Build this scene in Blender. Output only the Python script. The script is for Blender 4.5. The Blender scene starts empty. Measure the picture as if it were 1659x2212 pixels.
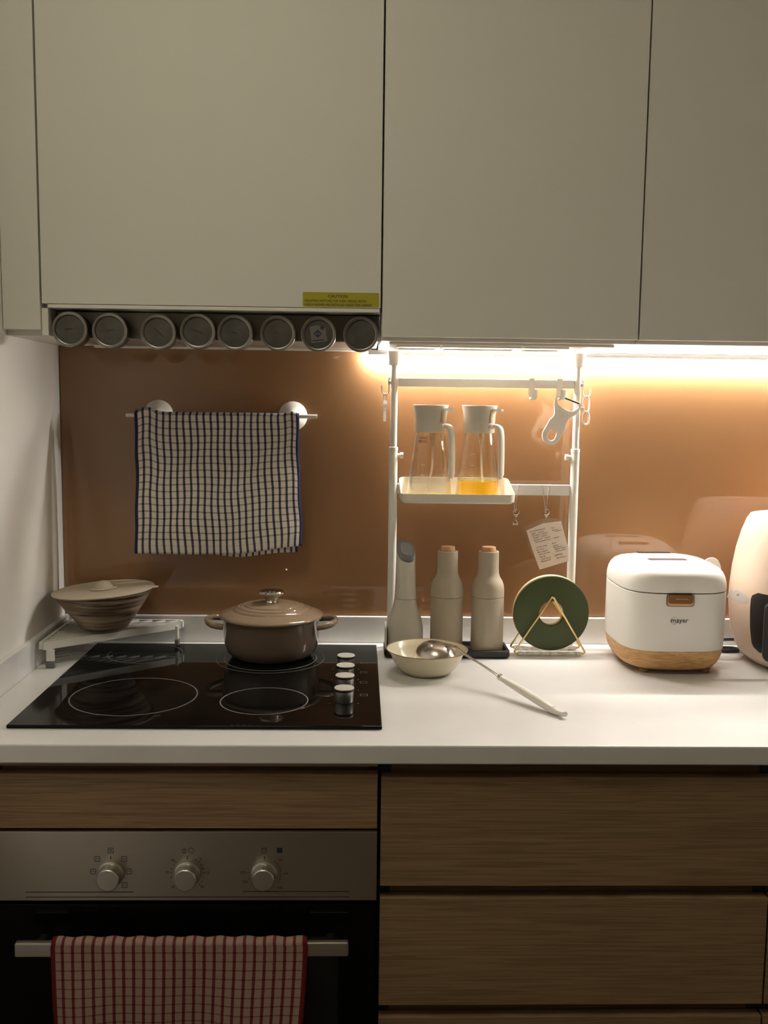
import bpy, bmesh, math, random
from mathutils import Vector, Matrix
PI = math.pi
random.seed(4)
S = bpy.context.scene
COL = S.collection

# ------------------------------------------------------------------ camera, world, lights, exposure
CAM_LOC = (-0.0356, -2.0297, 1.41)
YAW, PITCH, ROLL, FPX = 0.0259, 0.1107, 0.0125, 2055.76
fw = Vector((math.sin(YAW), math.cos(YAW), 0)); rt = Vector((math.cos(YAW), -math.sin(YAW), 0)); up = Vector((0, 0, 1))
f2 = fw * math.cos(PITCH) - up * math.sin(PITCH); u2 = up * math.cos(PITCH) + fw * math.sin(PITCH)
r3 = rt * math.cos(ROLL) + u2 * math.sin(ROLL); u3 = u2 * math.cos(ROLL) - rt * math.sin(ROLL)
cd = bpy.data.cameras.new('camera'); cam = bpy.data.objects.new('camera', cd); COL.objects.link(cam)
cd.sensor_fit = 'VERTICAL'; cd.sensor_height = 36.0; cd.lens = FPX / 2212 * 36.0
cd.clip_start = 0.05
M = Matrix((r3, u3, -f2)).transposed().to_4x4(); M.translation = Vector(CAM_LOC)
cam.matrix_world = M
S.camera = cam
w = bpy.data.worlds.new('world'); S.world = w; w.use_nodes = True
w.node_tree.nodes['Background'].inputs[0].default_value = (0.9, 0.85, 0.7, 1)
w.node_tree.nodes['Background'].inputs[1].default_value = 0.02
S.view_settings.view_transform = 'Standard'
try: S.view_settings.look = 'None'
except Exception: pass
S.view_settings.exposure = 0.0
S.view_settings.gamma = 1.0
S.view_settings.use_curve_mapping = False
LED_STRENGTH = 285.0
LED_COLOR = (1.0, 0.955, 0.895)
FILL_LAMP_STRENGTH = 12.6  # unseen ceiling lamp, added as fill light
FILL_LAMP_COLOR = (1.0, 0.94, 0.72)
FILL_LAMP_POS = (-0.40, -1.35)

# ------------------------------------------------------------------ materials
def mat(name, color=(.8, .8, .8), rough=.5, metal=0.0, spec=.5, trans=0.0, ior=1.45, coat=0.0, bump=None, noise=None, emis=None, sub=0.0):
    m = bpy.data.materials.new(name); m.use_nodes = True
    nt = m.node_tree; p = nt.nodes['Principled BSDF']
    def si(k, v):
        if k in p.inputs: p.inputs[k].default_value = v
    si('Base Color', (*color, 1)); si('Roughness', rough); si('Metallic', metal); si('Specular IOR Level', spec)
    si('Transmission Weight', trans); si('IOR', ior); si('Coat Weight', coat); si('Coat Roughness', .05)
    if emis: si('Emission Color', (*emis[0], 1)); si('Emission Strength', emis[1])
    if sub: si('Subsurface Weight', sub); si('Subsurface Radius', (.01, .008, .005))
    if noise:                                     # (scale, colour2, detail)
        tc = nt.nodes.new('ShaderNodeTexCoord'); n = nt.nodes.new('ShaderNodeTexNoise')
        n.inputs['Scale'].default_value = noise[0]; n.inputs['Detail'].default_value = noise[2] if len(noise) > 2 else 4
        nt.links.new(tc.outputs['Object'], n.inputs['Vector'])
        r = nt.nodes.new('ShaderNodeValToRGB'); r.color_ramp.elements[0].position = .35; r.color_ramp.elements[1].position = .68
        r.color_ramp.elements[0].color = (*color, 1); r.color_ramp.elements[1].color = (*noise[1], 1)
        nt.links.new(n.outputs['Fac'], r.inputs[0]); nt.links.new(r.outputs[0], p.inputs['Base Color'])
    if bump:                                      # (scale, strength)
        tc = nt.nodes.new('ShaderNodeTexCoord'); n = nt.nodes.new('ShaderNodeTexNoise'); n.inputs['Scale'].default_value = bump[0]
        nt.links.new(tc.outputs['Object'], n.inputs['Vector'])
        b = nt.nodes.new('ShaderNodeBump'); b.inputs['Strength'].default_value = bump[1]; b.inputs['Distance'].default_value = .002
        nt.links.new(n.outputs['Fac'], b.inputs['Height']); nt.links.new(b.outputs['Normal'], p.inputs['Normal'])
    return m

def wood_mat(name, c1, c2, c3, sx=1.0, sz=44.0, rough=.5, amount=1.0):
    """straight grained laminate, grain along X"""
    m = bpy.data.materials.new(name); m.use_nodes = True; nt = m.node_tree; p = nt.nodes['Principled BSDF']
    p.inputs['Roughness'].default_value = rough; p.inputs['Specular IOR Level'].default_value = .3
    tc = nt.nodes.new('ShaderNodeTexCoord'); oi = nt.nodes.new('ShaderNodeObjectInfo')
    mp = nt.nodes.new('ShaderNodeMapping'); mp.inputs['Scale'].default_value = (sx, sx, sz)
    ml = nt.nodes.new('ShaderNodeMath'); ml.operation = 'MULTIPLY'; ml.inputs[1].default_value = 37.0
    nt.links.new(oi.outputs['Random'], ml.inputs[0])
    cx = nt.nodes.new('ShaderNodeCombineXYZ')
    nt.links.new(ml.outputs[0], cx.inputs[0]); nt.links.new(ml.outputs[0], cx.inputs[2])
    ad = nt.nodes.new('ShaderNodeVectorMath'); ad.operation = 'ADD'
    nt.links.new(tc.outputs['Object'], mp.inputs['Vector']); nt.links.new(mp.outputs[0], ad.inputs[0]); nt.links.new(cx.outputs[0], ad.inputs[1])
    n1 = nt.nodes.new('ShaderNodeTexNoise'); n1.inputs['Scale'].default_value = 1.6; n1.inputs['Detail'].default_value = 5; n1.inputs['Distortion'].default_value = 1.1
    n2 = nt.nodes.new('ShaderNodeTexNoise'); n2.inputs['Scale'].default_value = 6.5; n2.inputs['Detail'].default_value = 3; n2.inputs['Distortion'].default_value = .7
    nt.links.new(ad.outputs[0], n1.inputs['Vector']); nt.links.new(ad.outputs[0], n2.inputs['Vector'])
    r1 = nt.nodes.new('ShaderNodeValToRGB'); e = r1.color_ramp.elements
    e[0].position = .32; e[0].color = (*c1, 1); e[1].position = .7; e[1].color = (*c2, 1)
    r2 = nt.nodes.new('ShaderNodeValToRGB'); e = r2.color_ramp.elements
    e[0].position = .40; e[0].color = (1, 1, 1, 1); e[1].position = .56; e[1].color = (0, 0, 0, 1)
    nt.links.new(n1.outputs['Fac'], r1.inputs[0]); nt.links.new(n2.outputs['Fac'], r2.inputs[0])
    mx = nt.nodes.new('ShaderNodeMixRGB'); mx.inputs[2].default_value = (*c3, 1)
    mm = nt.nodes.new('ShaderNodeMath'); mm.operation = 'MULTIPLY'; mm.inputs[1].default_value = .72 * amount
    nt.links.new(r2.outputs[0], mm.inputs[0]); nt.links.new(mm.outputs[0], mx.inputs[0]); nt.links.new(r1.outputs[0], mx.inputs[1])
    nt.links.new(mx.outputs[0], p.inputs['Base Color'])
    return m

def glass_mat(name, tint=(1, 1, 1), gloss=.9, edge=.35, body=None):
    """thin clear glass or plastic: see-through, fresnel gloss, optional cloudy body (colour, amount)"""
    m = bpy.data.materials.new(name); m.use_nodes = True; nt = m.node_tree
    for n in list(nt.nodes): nt.nodes.remove(n)
    out = nt.nodes.new('ShaderNodeOutputMaterial'); t = nt.nodes.new('ShaderNodeBsdfTransparent'); t.inputs[0].default_value = (*tint, 1)
    g = nt.nodes.new('ShaderNodeBsdfGlossy'); g.inputs['Roughness'].default_value = .03; g.inputs['Color'].default_value = (gloss, gloss, gloss, 1)
    fc_ = nt.nodes.new('ShaderNodeLayerWeight'); fc_.inputs['Blend'].default_value = .5
    pw = nt.nodes.new('ShaderNodeMath'); pw.operation = 'POWER'; pw.inputs[1].default_value = 3.0; nt.links.new(fc_.outputs['Facing'], pw.inputs[0])
    lw = nt.nodes.new('ShaderNodeMath'); lw.operation = 'MULTIPLY_ADD'; lw.inputs[1].default_value = .75; lw.inputs[2].default_value = .035; nt.links.new(pw.outputs[0], lw.inputs[0])
    mx = nt.nodes.new('ShaderNodeMixShader'); last = t.outputs[0]
    if body:
        d = nt.nodes.new('ShaderNodeBsdfDiffuse'); d.inputs[0].default_value = (*body[0], 1)
        tl = nt.nodes.new('ShaderNodeBsdfTranslucent'); tl.inputs[0].default_value = (*body[0], 1)
        m0 = nt.nodes.new('ShaderNodeMixShader'); m0.inputs[0].default_value = .5
        nt.links.new(d.outputs[0], m0.inputs[1]); nt.links.new(tl.outputs[0], m0.inputs[2])
        m1 = nt.nodes.new('ShaderNodeMixShader'); m1.inputs[0].default_value = body[1]
        nt.links.new(t.outputs[0], m1.inputs[1]); nt.links.new(m0.outputs[0], m1.inputs[2]); last = m1.outputs[0]
    nt.links.new(lw.outputs[0], mx.inputs[0]); nt.links.new(last, mx.inputs[1]); nt.links.new(g.outputs[0], mx.inputs[2])
    nt.links.new(mx.outputs[0], out.inputs[0])
    return m

def check_mat(name, base, stripe, weft, hem, pitch_u, wid_u, pitch_v, wid_v, u_max, hem_w, v_hem, v_amt):
    """woven checked tea towel; UV in metres along the cloth"""
    m = bpy.data.materials.new(name); m.use_nodes = True; nt = m.node_tree; p = nt.nodes['Principled BSDF']
    p.inputs['Roughness'].default_value = .95; p.inputs['Specular IOR Level'].default_value = .1
    uv = nt.nodes.new('ShaderNodeUVMap'); uv.uv_map = 'cloth'
    sp = nt.nodes.new('ShaderNodeSeparateXYZ'); nt.links.new(uv.outputs[0], sp.inputs[0])
    def math_(op, a, b=None, c=None):
        n = nt.nodes.new('ShaderNodeMath'); n.operation = op
        for i, v in enumerate((a, b, c)):
            if v is None: continue
            if isinstance(v, (int, float)): n.inputs[i].default_value = v
            else: nt.links.new(v, n.inputs[i])
        return n.outputs[0]
    def band(src, pitch, wid):
        ph = math_('FRACT', math_('DIVIDE', src, pitch))
        return math_('LESS_THAN', ph, wid / pitch)
    nz = nt.nodes.new('ShaderNodeTexNoise'); nz.inputs['Scale'].default_value = 420; nz.inputs['Detail'].default_value = 2
    nt.links.new(uv.outputs[0], nz.inputs['Vector'])
    U = math_('ADD', sp.outputs[0], math_('MULTIPLY', math_('SUBTRACT', nz.outputs['Fac'], .5), .0016))
    V = math_('ADD', sp.outputs[1], math_('MULTIPLY', math_('SUBTRACT', nz.outputs['Fac'], .5), .0022))
    bu = band(U, pitch_u, wid_u)
    bv = math_('MULTIPLY', math_('MULTIPLY', band(V, pitch_v, wid_v), math_('GREATER_THAN', V, v_hem)), v_amt)
    hm = math_('MAXIMUM', math_('LESS_THAN', sp.outputs[0], hem_w), math_('GREATER_THAN', sp.outputs[0], u_max - hem_w))
    def mixc(f, a, b):
        n = nt.nodes.new('ShaderNodeMixRGB'); nt.links.new(f, n.inputs[0])
        for i, v in ((1, a), (2, b)):
            if isinstance(v, tuple): n.inputs[i].default_value = (*v, 1)
            else: nt.links.new(v, n.inputs[i])
        return n.outputs[0]
    c = mixc(math_('MULTIPLY', nz.outputs['Fac'], .5), base, tuple(x * .75 for x in base))
    c = mixc(bv, c, weft)
    c = mixc(math_('MULTIPLY', bu, .92), c, stripe)
    both = math_('MULTIPLY', bu, bv)
    c = mixc(both, c, tuple(x * .5 for x in stripe))
    c = mixc(hm, c, hem)
    nt.links.new(c, p.inputs['Base Color'])
    b = nt.nodes.new('ShaderNodeBump'); b.inputs['Strength'].default_value = .5; b.inputs['Distance'].default_value = .001
    n2 = nt.nodes.new('ShaderNodeTexNoise'); n2.inputs['Scale'].default_value = 900; nt.links.new(uv.outputs[0], n2.inputs['Vector'])
    nt.links.new(n2.outputs['Fac'], b.inputs['Height']); nt.links.new(b.outputs[0], p.inputs['Normal'])
    return m

def bowl_mat(name):
    m = bpy.data.materials.new(name); m.use_nodes = True; nt = m.node_tree; p = nt.nodes['Principled BSDF']
    p.inputs['Roughness'].default_value = .38
    tc = nt.nodes.new('ShaderNodeTexCoord'); mp = nt.nodes.new('ShaderNodeMapping'); mp.inputs['Scale'].default_value = (8, 8, 170)
    n = nt.nodes.new('ShaderNodeTexNoise'); n.inputs['Scale'].default_value = 1.0; n.inputs['Detail'].default_value = 4; n.inputs['Distortion'].default_value = .6
    r = nt.nodes.new('ShaderNodeValToRGB'); e = r.color_ramp.elements
    e[0].position = .33; e[0].color = (.05, .028, .016, 1); e[1].position = .64; e[1].color = (.48, .37, .26, 1)
    e2 = r.color_ramp.elements.new(.47); e2.color = (.25, .17, .11, 1)
    nt.links.new(tc.outputs['Object'], mp.inputs[0]); nt.links.new(mp.outputs[0], n.inputs['Vector']); nt.links.new(n.outputs['Fac'], r.inputs[0])
    nt.links.new(r.outputs[0], p.inputs['Base Color'])
    return m

MT = dict(
    wall=mat('wall_paint', (.86, .83, .77), .7, bump=(60, .03)),
    tall=mat('darkened_wall_finish', (.22, .16, .10), .6),
    ceil=mat('ceiling_paint', (.80, .77, .70), .8),
    floor=mat('floor_vinyl', (.12, .09, .06), .5, noise=(6, (.09, .07, .05))),
    door=mat('cabinet_laminate', (.74, .73, .66), .55, spec=.35, bump=(350, .02)),
    carc=mat('carcass_laminate', (.80, .77, .70), .6, spec=.35),
    top=mat('quartz', (.72, .71, .69), .28, noise=(7, (.77, .76, .74), 6)),
    panel=mat('brown_glass', (.285, .152, .072), .03, spec=.6),
    wood=wood_mat('oak_laminate', (.30, .195, .105), (.35, .23, .125), (.20, .125, .065)),
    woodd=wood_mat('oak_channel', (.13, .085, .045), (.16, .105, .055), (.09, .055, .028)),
    dark=mat('shadow_gap_board', (.03, .026, .02), .7),
    steel=mat('brushed_steel', (.50, .47, .42), .34, 1.0, bump=(300, .02)),
    steel2=mat('knob_steel', (.62, .60, .55), .38, 1.0),
    satin=mat('satin_steel', (.66, .62, .56), .24, 1.0),
    cap=mat('knob_cap_silver', (.72, .69, .64), .35, .25),
    chrome=mat('chrome', (.78, .76, .72), .09, 1.0),
    tin=mat('tin_steel', (.30, .28, .25), .35, 1.0),
    dsteel=mat('dark_steel', (.20, .19, .17), .38, 1.0),
    black=mat('black_glass', (.004, .004, .004), .03, spec=.15),
    blackp=mat('black_plastic', (.012, .012, .012), .4),
    ink=mat('ink', (.02, .02, .02), .7),
    pen=mat('pen_ink', (.06, .03, .02), .8),
    fade=mat('faint_print', (.33, .31, .27), .7),
    white=mat('white_plastic', (.80, .775, .70), .38),
    cream=mat('cream_plastic', (.74, .68, .57), .42),
    powder=mat('white_powder_coat', (.78, .76, .70), .4),
    grey=mat('grey_rubber', (.16, .16, .155), .6),
    lid=mat('silicone_lid', (.50, .42, .32), .6),
    stripe=bowl_mat('stoneware_stripes'),
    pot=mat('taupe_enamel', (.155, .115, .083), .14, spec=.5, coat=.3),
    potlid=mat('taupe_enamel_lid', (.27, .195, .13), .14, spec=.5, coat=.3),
    potin=mat('pot_rim', (.06, .05, .04), .4),
    gold=mat('brass_wire', (.80, .58, .27), .2, 1.0),
    green=mat('green_silicone', (.05, .068, .02), .55),
    creams=mat('cream_silicone', (.78, .60, .38), .5),
    wrap=mat('clear_wrap', (.55, .52, .44), .2, noise=(160, (.86, .83, .74), 6), bump=(240, .8)),
    mill=mat('stone_grey_mill', (.40, .335, .25), .55),
    oakcap=mat('oak_cap', (.50, .28, .14), .6, noise=(120, (.6, .36, .2))),
    mixer=mat('offwhite_plastic', (.60, .565, .475), .3),
    button=mat('grey_button', (.13, .13, .125), .4),
    enamel=mat('cream_enamel', (.68, .61, .44), .2),
    rimb=mat('brown_rim', (.30, .19, .10), .4),
    cooker=mat('cooker_white', (.86, .83, .77), .42),
    cwood=wood_mat('cooker_wood', (.62, .36, .15), (.72, .44, .20), (.45, .24, .09), sx=6, sz=60),
    copper=mat('copper_latch', (.22, .10, .032), .4),
    copper2=mat('copper_edge', (.80, .48, .26), .3),
    screen=mat('display_brown', (.03, .015, .008), .6),
    fryer=mat('fryer_peach', (.68, .53, .42), .45),
    glass=glass_mat('bottle_glass', (.97, .96, .93)),
    plastic=glass_mat('clear_plastic', (.96, .95, .93), body=((.8, .75, .68), .22)),
    sleeve=glass_mat('clear_sleeve', (.97, .95, .92), body=((.8, .7, .6), .08)),
    frost=glass_mat('frosted_plastic', (.9, .9, .9), body=((.9, .88, .85), .8)),
    oil=glass_mat('cooking_oil', (.97, .76, .20), body=((.95, .70, .12), .5)),
    oil2=glass_mat('pale_oil', (.97, .86, .45), body=((.95, .78, .3), .4)),
    paper=mat('note_paper', (.80, .67, .56), .85, bump=(40, .15)),
    yellow=mat('yellow_sticker', (.40, .36, .022), .6),
    led=mat('led_diffuser', (.9, .9, .9), .5, emis=(LED_COLOR, LED_STRENGTH)),
    lamp=mat('fill_lamp_diffuser', (.9, .9, .9), .5, emis=(FILL_LAMP_COLOR, FILL_LAMP_STRENGTH)),
    alu=mat('aluminium', (.70, .70, .70), .35, 1.0),
    socket=mat('socket_white', (.88, .84, .75), .45),
    red=mat('packet_red', (.07, .022, .015), .5), blue=mat('packet_blue', (.03, .04, .07), .5), packet=mat('packet_white', (.16, .15, .135), .6),
    lidglass=mat('tin_window', (.075, .073, .066), .25, noise=(25, (.115, .11, .095), 3)),
    ring=mat('hob_print', (.16, .155, .14), .5),
)

# ------------------------------------------------------------------ mesh helpers
class B:
    def __init__(s): s.bm = bmesh.new(); s.wn = False
    def loft(s, rings, cap=True, closed=False):
        V = [[s.bm.verts.new(p) for p in r] for r in rings]; n = len(V[0])
        m = len(V)
        for i in range(m if closed else m - 1):
            a, b = V[i], V[(i + 1) % m]
            for j in range(n):
                k = (j + 1) % n
                try: s.bm.faces.new((a[j], a[k], b[k], b[j]))
                except ValueError: pass
        if cap and not closed:
            for r, rev in ((V[0], True), (V[-1], False)):
                try: s.bm.faces.new(list(reversed(r)) if rev else r)
                except ValueError: pass
        return s
    def box(s, x0, x1, y0, y1, z0, z1, bev=0.0, seg=2):
        b2 = bmesh.new(); s.wn = s.wn or bev > 0
        bmesh.ops.create_cube(b2, size=1, matrix=Matrix.Translation(((x0 + x1) / 2, (y0 + y1) / 2, (z0 + z1) / 2)) @ Matrix.Diagonal((x1 - x0, y1 - y0, z1 - z0, 1)))
        if bev: bmesh.ops.bevel(b2, geom=list(b2.edges), offset=bev, segments=seg, profile=.5, affect='EDGES')
        me = bpy.data.meshes.new('t'); b2.to_mesh(me); b2.free(); s.bm.from_mesh(me); bpy.data.meshes.remove(me)
        return s
    def lathe(s, prof, n=48, c=(0, 0, 0), mtx=None):
        """prof: (r, z) list; r=0 ends close; axis Z through c"""
        mtx = mtx or Matrix.Translation(c)
        prev = None
        for r, z in prof:
            if r <= 1e-6: ring = [s.bm.verts.new(mtx @ Vector((0, 0, z)))]
            else: ring = [s.bm.verts.new(mtx @ Vector((r * math.cos(2 * PI * k / n), r * math.sin(2 * PI * k / n), z))) for k in range(n)]
            if prev:
                for k in range(n):
                    k2 = (k + 1) % n
                    if len(prev) == 1 and len(ring) > 1: f = (prev[0], ring[k2], ring[k])
                    elif len(ring) == 1 and len(prev) > 1: f = (prev[k], prev[k2], ring[0])
                    elif len(ring) > 1: f = (prev[k], prev[k2], ring[k2], ring[k])
                    else: continue
                    try: s.bm.faces.new(f)
                    except ValueError: pass
            prev = ring
        return s
    def tube(s, pts, r=.003, n=10, closed=False, flat=None, upv=None):
        """round (or elliptic: flat=(ra, rb)) tube along pts"""
        P = [Vector(p) for p in pts]; m = len(P); rings = []
        ref = Vector(upv) if upv else None; N = None
        for i in range(m):
            if closed: t = (P[(i + 1) % m] - P[i - 1]).normalized()
            else: t = (P[min(i + 1, m - 1)] - P[max(i - 1, 0)]).normalized()
            if ref is not None: N = (ref - t * ref.dot(t)).normalized()
            elif N is None:
                a = Vector((0, 0, 1)) if abs(t.z) < .9 else Vector((1, 0, 0)); N = (a - t * a.dot(t)).normalized()
            else: N = (N - t * N.dot(t)).normalized()
            Bn = t.cross(N); ri = r[i] if isinstance(r, (list, tuple)) else r
            ra, rb = (flat[0] * ri, flat[1] * ri) if flat else (ri, ri)
            rings.append([P[i] + N * ra * math.cos(2 * PI * k / n) + Bn * rb * math.sin(2 * PI * k / n) for k in range(n)])
        return s.loft(rings, cap=True, closed=closed)
    def quad(s, a, b, c, d):
        s.bm.faces.new([s.bm.verts.new(p) for p in (a, b, c, d)]); return s
    def add(s, me, mtx=None):
        if mtx: me.transform(mtx)
        s.bm.from_mesh(me); bpy.data.meshes.remove(me); return s

def smooth_path(pts, n=8):
    P = [Vector(p) for p in pts]; out = []
    for i in range(len(P) - 1):
        p0, p1, p2, p3 = P[max(i - 1, 0)], P[i], P[i + 1], P[min(i + 2, len(P) - 1)]
        for k in range(n):
            t = k / n
            out.append(.5 * ((2 * p1) + (-p0 + p2) * t + (2 * p0 - 5 * p1 + 4 * p2 - p3) * t * t + (-p0 + 3 * p1 - 3 * p2 + p3) * t ** 3))
    out.append(P[-1]); return out

def curve_mesh(cu, mtx=None):
    o = bpy.data.objects.new('tmp', cu); COL.objects.link(o)
    dg = bpy.context.evaluated_depsgraph_get(); dg.update()
    me = bpy.data.meshes.new_from_object(o.evaluated_get(dg))
    bpy.data.objects.remove(o); bpy.data.curves.remove(cu)
    if mtx: me.transform(mtx)
    return me
def plate(loops, thick, bevel=0.0, mtx=None, smooth=False):
    """flat plate with holes from 2D loops, thickness along local Z"""
    cu = bpy.data.curves.new('t', 'CURVE'); cu.dimensions = '2D'; cu.fill_mode = 'BOTH'; cu.extrude = thick / 2 - bevel; cu.bevel_depth = bevel; cu.bevel_resolution = 1
    if bevel: cu.offset = -bevel
    for lp in loops:
        if smooth: lp = [tuple(v)[:2] for v in smooth_path(list((*q, 0) for q in lp) + [(*lp[0], 0)], 4)][:-1]
        sp = cu.splines.new('POLY'); sp.points.add(len(lp) - 1); sp.use_cyclic_u = True
        for p, q in zip(sp.points, lp): p.co = (q[0], q[1], 0, 1)
    return curve_mesh(cu, mtx)
FRONT = Matrix.Rotation(PI / 2, 4, 'X')          # local XY -> world XZ, local +Z -> world -Y
def text_mesh(t, size, mtx, ext=.0001, align='CENTER', bold=0.0, shear=0.0):
    cu = bpy.data.curves.new('t', 'FONT'); cu.body = t; cu.size = size; cu.extrude = ext; cu.align_x = align; cu.align_y = 'CENTER'; cu.resolution_u = 2; cu.offset = bold; cu.shear = shear
    return curve_mesh(cu, mtx)
def wloc(o):
    v = Vector((0, 0, 0))
    while o is not None: v += o.location; o = o.parent
    return v
def obj(name, b, m, parent=None, loc=None, local=False, ang=35, flat=False):
    me = bpy.data.meshes.new(name)
    if isinstance(b, B):
        bmesh.ops.remove_doubles(b.bm, verts=b.bm.verts, dist=1e-6)
        bmesh.ops.recalc_face_normals(b.bm, faces=b.bm.faces); b.bm.to_mesh(me); b.bm.free()
    else: me = b; me.name = name
    base = wloc(parent) if parent is not None else Vector(loc or (0, 0, 0))
    if not local: me.transform(Matrix.Translation(-base))
    o = bpy.data.objects.new(name, me); COL.objects.link(o)
    if parent is not None: o.parent = parent
    else: o.location = base
    me.materials.clear(); me.materials.append(MT[m] if isinstance(m, str) else m)
    if not flat:
        me.polygons.foreach_set('use_smooth', [True] * len(me.polygons)); me.set_sharp_from_angle(angle=math.radians(ang))
    if isinstance(b, B) and b.wn:
        wn = o.modifiers.new('flat_faces', 'WEIGHTED_NORMAL'); wn.weight = 100; wn.keep_sharp = True
    me.update()
    return o
def thing(name, label, cat, loc=(0, 0, 0), group=None, rotz=0):
    o = bpy.data.objects.new(name, None); COL.objects.link(o); o.location = loc; o.rotation_euler = (0, 0, rotz); o.empty_display_size = .02
    o['label'] = label; o['category'] = cat
    if group: o['group'] = group
    return o
def tag(o, label, cat, group=None):
    o['label'] = label; o['category'] = cat
    if group: o['group'] = group
    return o
def struct(o, label=None, cat=None):
    o['kind'] = 'structure'
    if label: o['label'] = label
    if cat: o['category'] = cat
    return o
def rrect(x0, x1, y0, y1, r, n=6):
    out = []
    for cx, cy, a in ((x1 - r, y1 - r, 0), (x0 + r, y1 - r, 90), (x0 + r, y0 + r, 180), (x1 - r, y0 + r, 270)):
        for k in range(n + 1):
            t = math.radians(a + 90 * k / n); out.append((cx + r * math.cos(t), cy + r * math.sin(t)))
    return out
def sring(a, b, e, z, c=(0, 0), n=64):
    out = []
    for k in range(n):
        t = 2 * PI * k / n; cs, sn = math.cos(t), math.sin(t)
        out.append((c[0] + a * math.copysign(abs(cs) ** (2 / e), cs), c[1] + b * math.copysign(abs(sn) ** (2 / e), sn), z))
    return out
def circ(r, c=(0, 0), n=40): return [(c[0] + r * math.cos(2 * PI * k / n), c[1] + r * math.sin(2 * PI * k / n)) for k in range(n)]

# ------------------------------------------------------------------ room shell
XL, XR, YF, ZC = -0.668, 2.3, -3.5, 2.62
struct(obj('floor', B().box(XL - .1, XR + .1, YF - .1, .16, -.1, 0), 'floor', loc=(0, 0, 0)), 'brown vinyl floor of the kitchen', 'floor')
struct(obj('ceiling', B().box(XL - .1, XR + .1, YF - .1, .16, ZC, ZC + .1), 'ceil', loc=(0, 0, ZC)), 'white painted ceiling of the kitchen', 'ceiling')
struct(obj('wall_back', B().box(XL - .1, XR + .1, .006, .106, 0, ZC), 'wall', loc=(0, .006, 0)), 'white wall behind the brown glass splashback', 'wall')
struct(obj('wall_left', B().box(XL - .1, XL, YF, .006, 0, ZC), 'wall', loc=(XL, 0, 0)), 'off-white side wall left of the black hob', 'wall')
struct(obj('wall_right', B().box(XR, XR + .1, YF, .006, 0, ZC), 'wall', loc=(XR, 0, 0)), 'white wall at the far right end of the kitchen', 'wall')
struct(obj('wall_front', B().box(XL - .1, XR + .1, YF - .1, YF, 0, ZC), 'tall', loc=(0, YF, 0)), 'dark wall opposite the kitchen counter', 'wall')  # unseen wall, coloured dark to cut bounce and dim the steel's reflections
# added ceiling lamp, out of view, as fill light for the cabinet fronts
cl = thing('fill_ceiling_lamp', 'unseen round flush ceiling lamp added to light the cabinet fronts', 'lamp', (*FILL_LAMP_POS, ZC))
obj('fill_lamp_base', B().lathe([(0, ZC), (.23, ZC), (.23, ZC - .02), (.205, ZC - .022), (0, ZC - .022)], 48, (*FILL_LAMP_POS, 0)), 'white', cl)
obj('fill_lamp_diffuser', B().lathe([(.205, ZC - .0225), (.2, ZC - .045), (.16, ZC - .06), (0, ZC - .066)], 48, (*FILL_LAMP_POS, 0)), 'lamp', cl)

# splashback
sb = tag(obj('splashback', B().box(XL + .002, 1.6, 0, .0058, .958, 1.5275, .0008, 1), 'panel', loc=(0, 0, .958)), 'glossy brown glass splashback panel behind the counter', 'splashback')

# ------------------------------------------------------------------ upper cabinets
YD = -.31
def upper(name, label, x0, x1, zb, door_zb, door=True):
    t = thing(name, label, 'cabinet', ((x0 + x1) / 2, 0, zb))
    b = B(); zt = 2.38; e = .0006
    b.box(x0 + e, x0 + .016, -.29, -.001, zb, zt); b.box(x1 - .016, x1 - e, -.29, -.001, zb, zt)
    b.box(x0 + .016, x1 - .016, -.29, -.001, zb, zb + .016); b.box(x0 + .016, x1 - .016, -.29, -.001, zt - .016, zt); b.box(x0 + .016, x1 - .016, -.016, -.001, zb + .016, zt - .016)
    obj('carcass', b, 'carc', t)
    d = obj('door', B().box(x0 + .0016, x1 - .0016, YD, YD + .0185, door_zb, zt, .0012, 2), 'door', t)
    return t, d
ZU = 1.5275
u_l = thing('filler_cabinet', 'narrow pale filler cabinet panel against the left wall', 'cabinet', (-.634, 0, ZU))
obj('carcass', B().box(XL + .001, -.6008, -.29, -.001, ZU, 2.38), 'carc', u_l)
obj('door', B().box(XL + .001, -.6016, YD, YD + .0185, 1.537, 2.38, .0012, 2), 'door', u_l)
obj('side_panel', B().box(-.6008, -.5895, -.305, -.001, ZU, 1.5750, .0006, 1), 'carc', u_l)
u_h, d_h = upper('hood_cabinet', 'wide pale wall cabinet above the row of spice tins', -.6, 0, 1.5755, 1.5825)
u_m, d_m = upper('wall_cabinet', 'pale wall cabinet above the white tension rack', 0, .4625, ZU, 1.534)
u_r, d_r = upper('wall_cabinet', 'pale wall cabinet above the rice cooker at the right edge', .4625, 1.06, ZU, 1.534)
u_e, d_e = upper('wall_cabinet', 'pale wall cabinet beyond the right edge of the counter view', 1.06, 1.6, ZU, 1.534)
obj('edge_strip', B().box(-.589, -.003, -.3085, -.2915, 1.5755, 1.5818, .0005, 1), 'carc', u_h)
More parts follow.
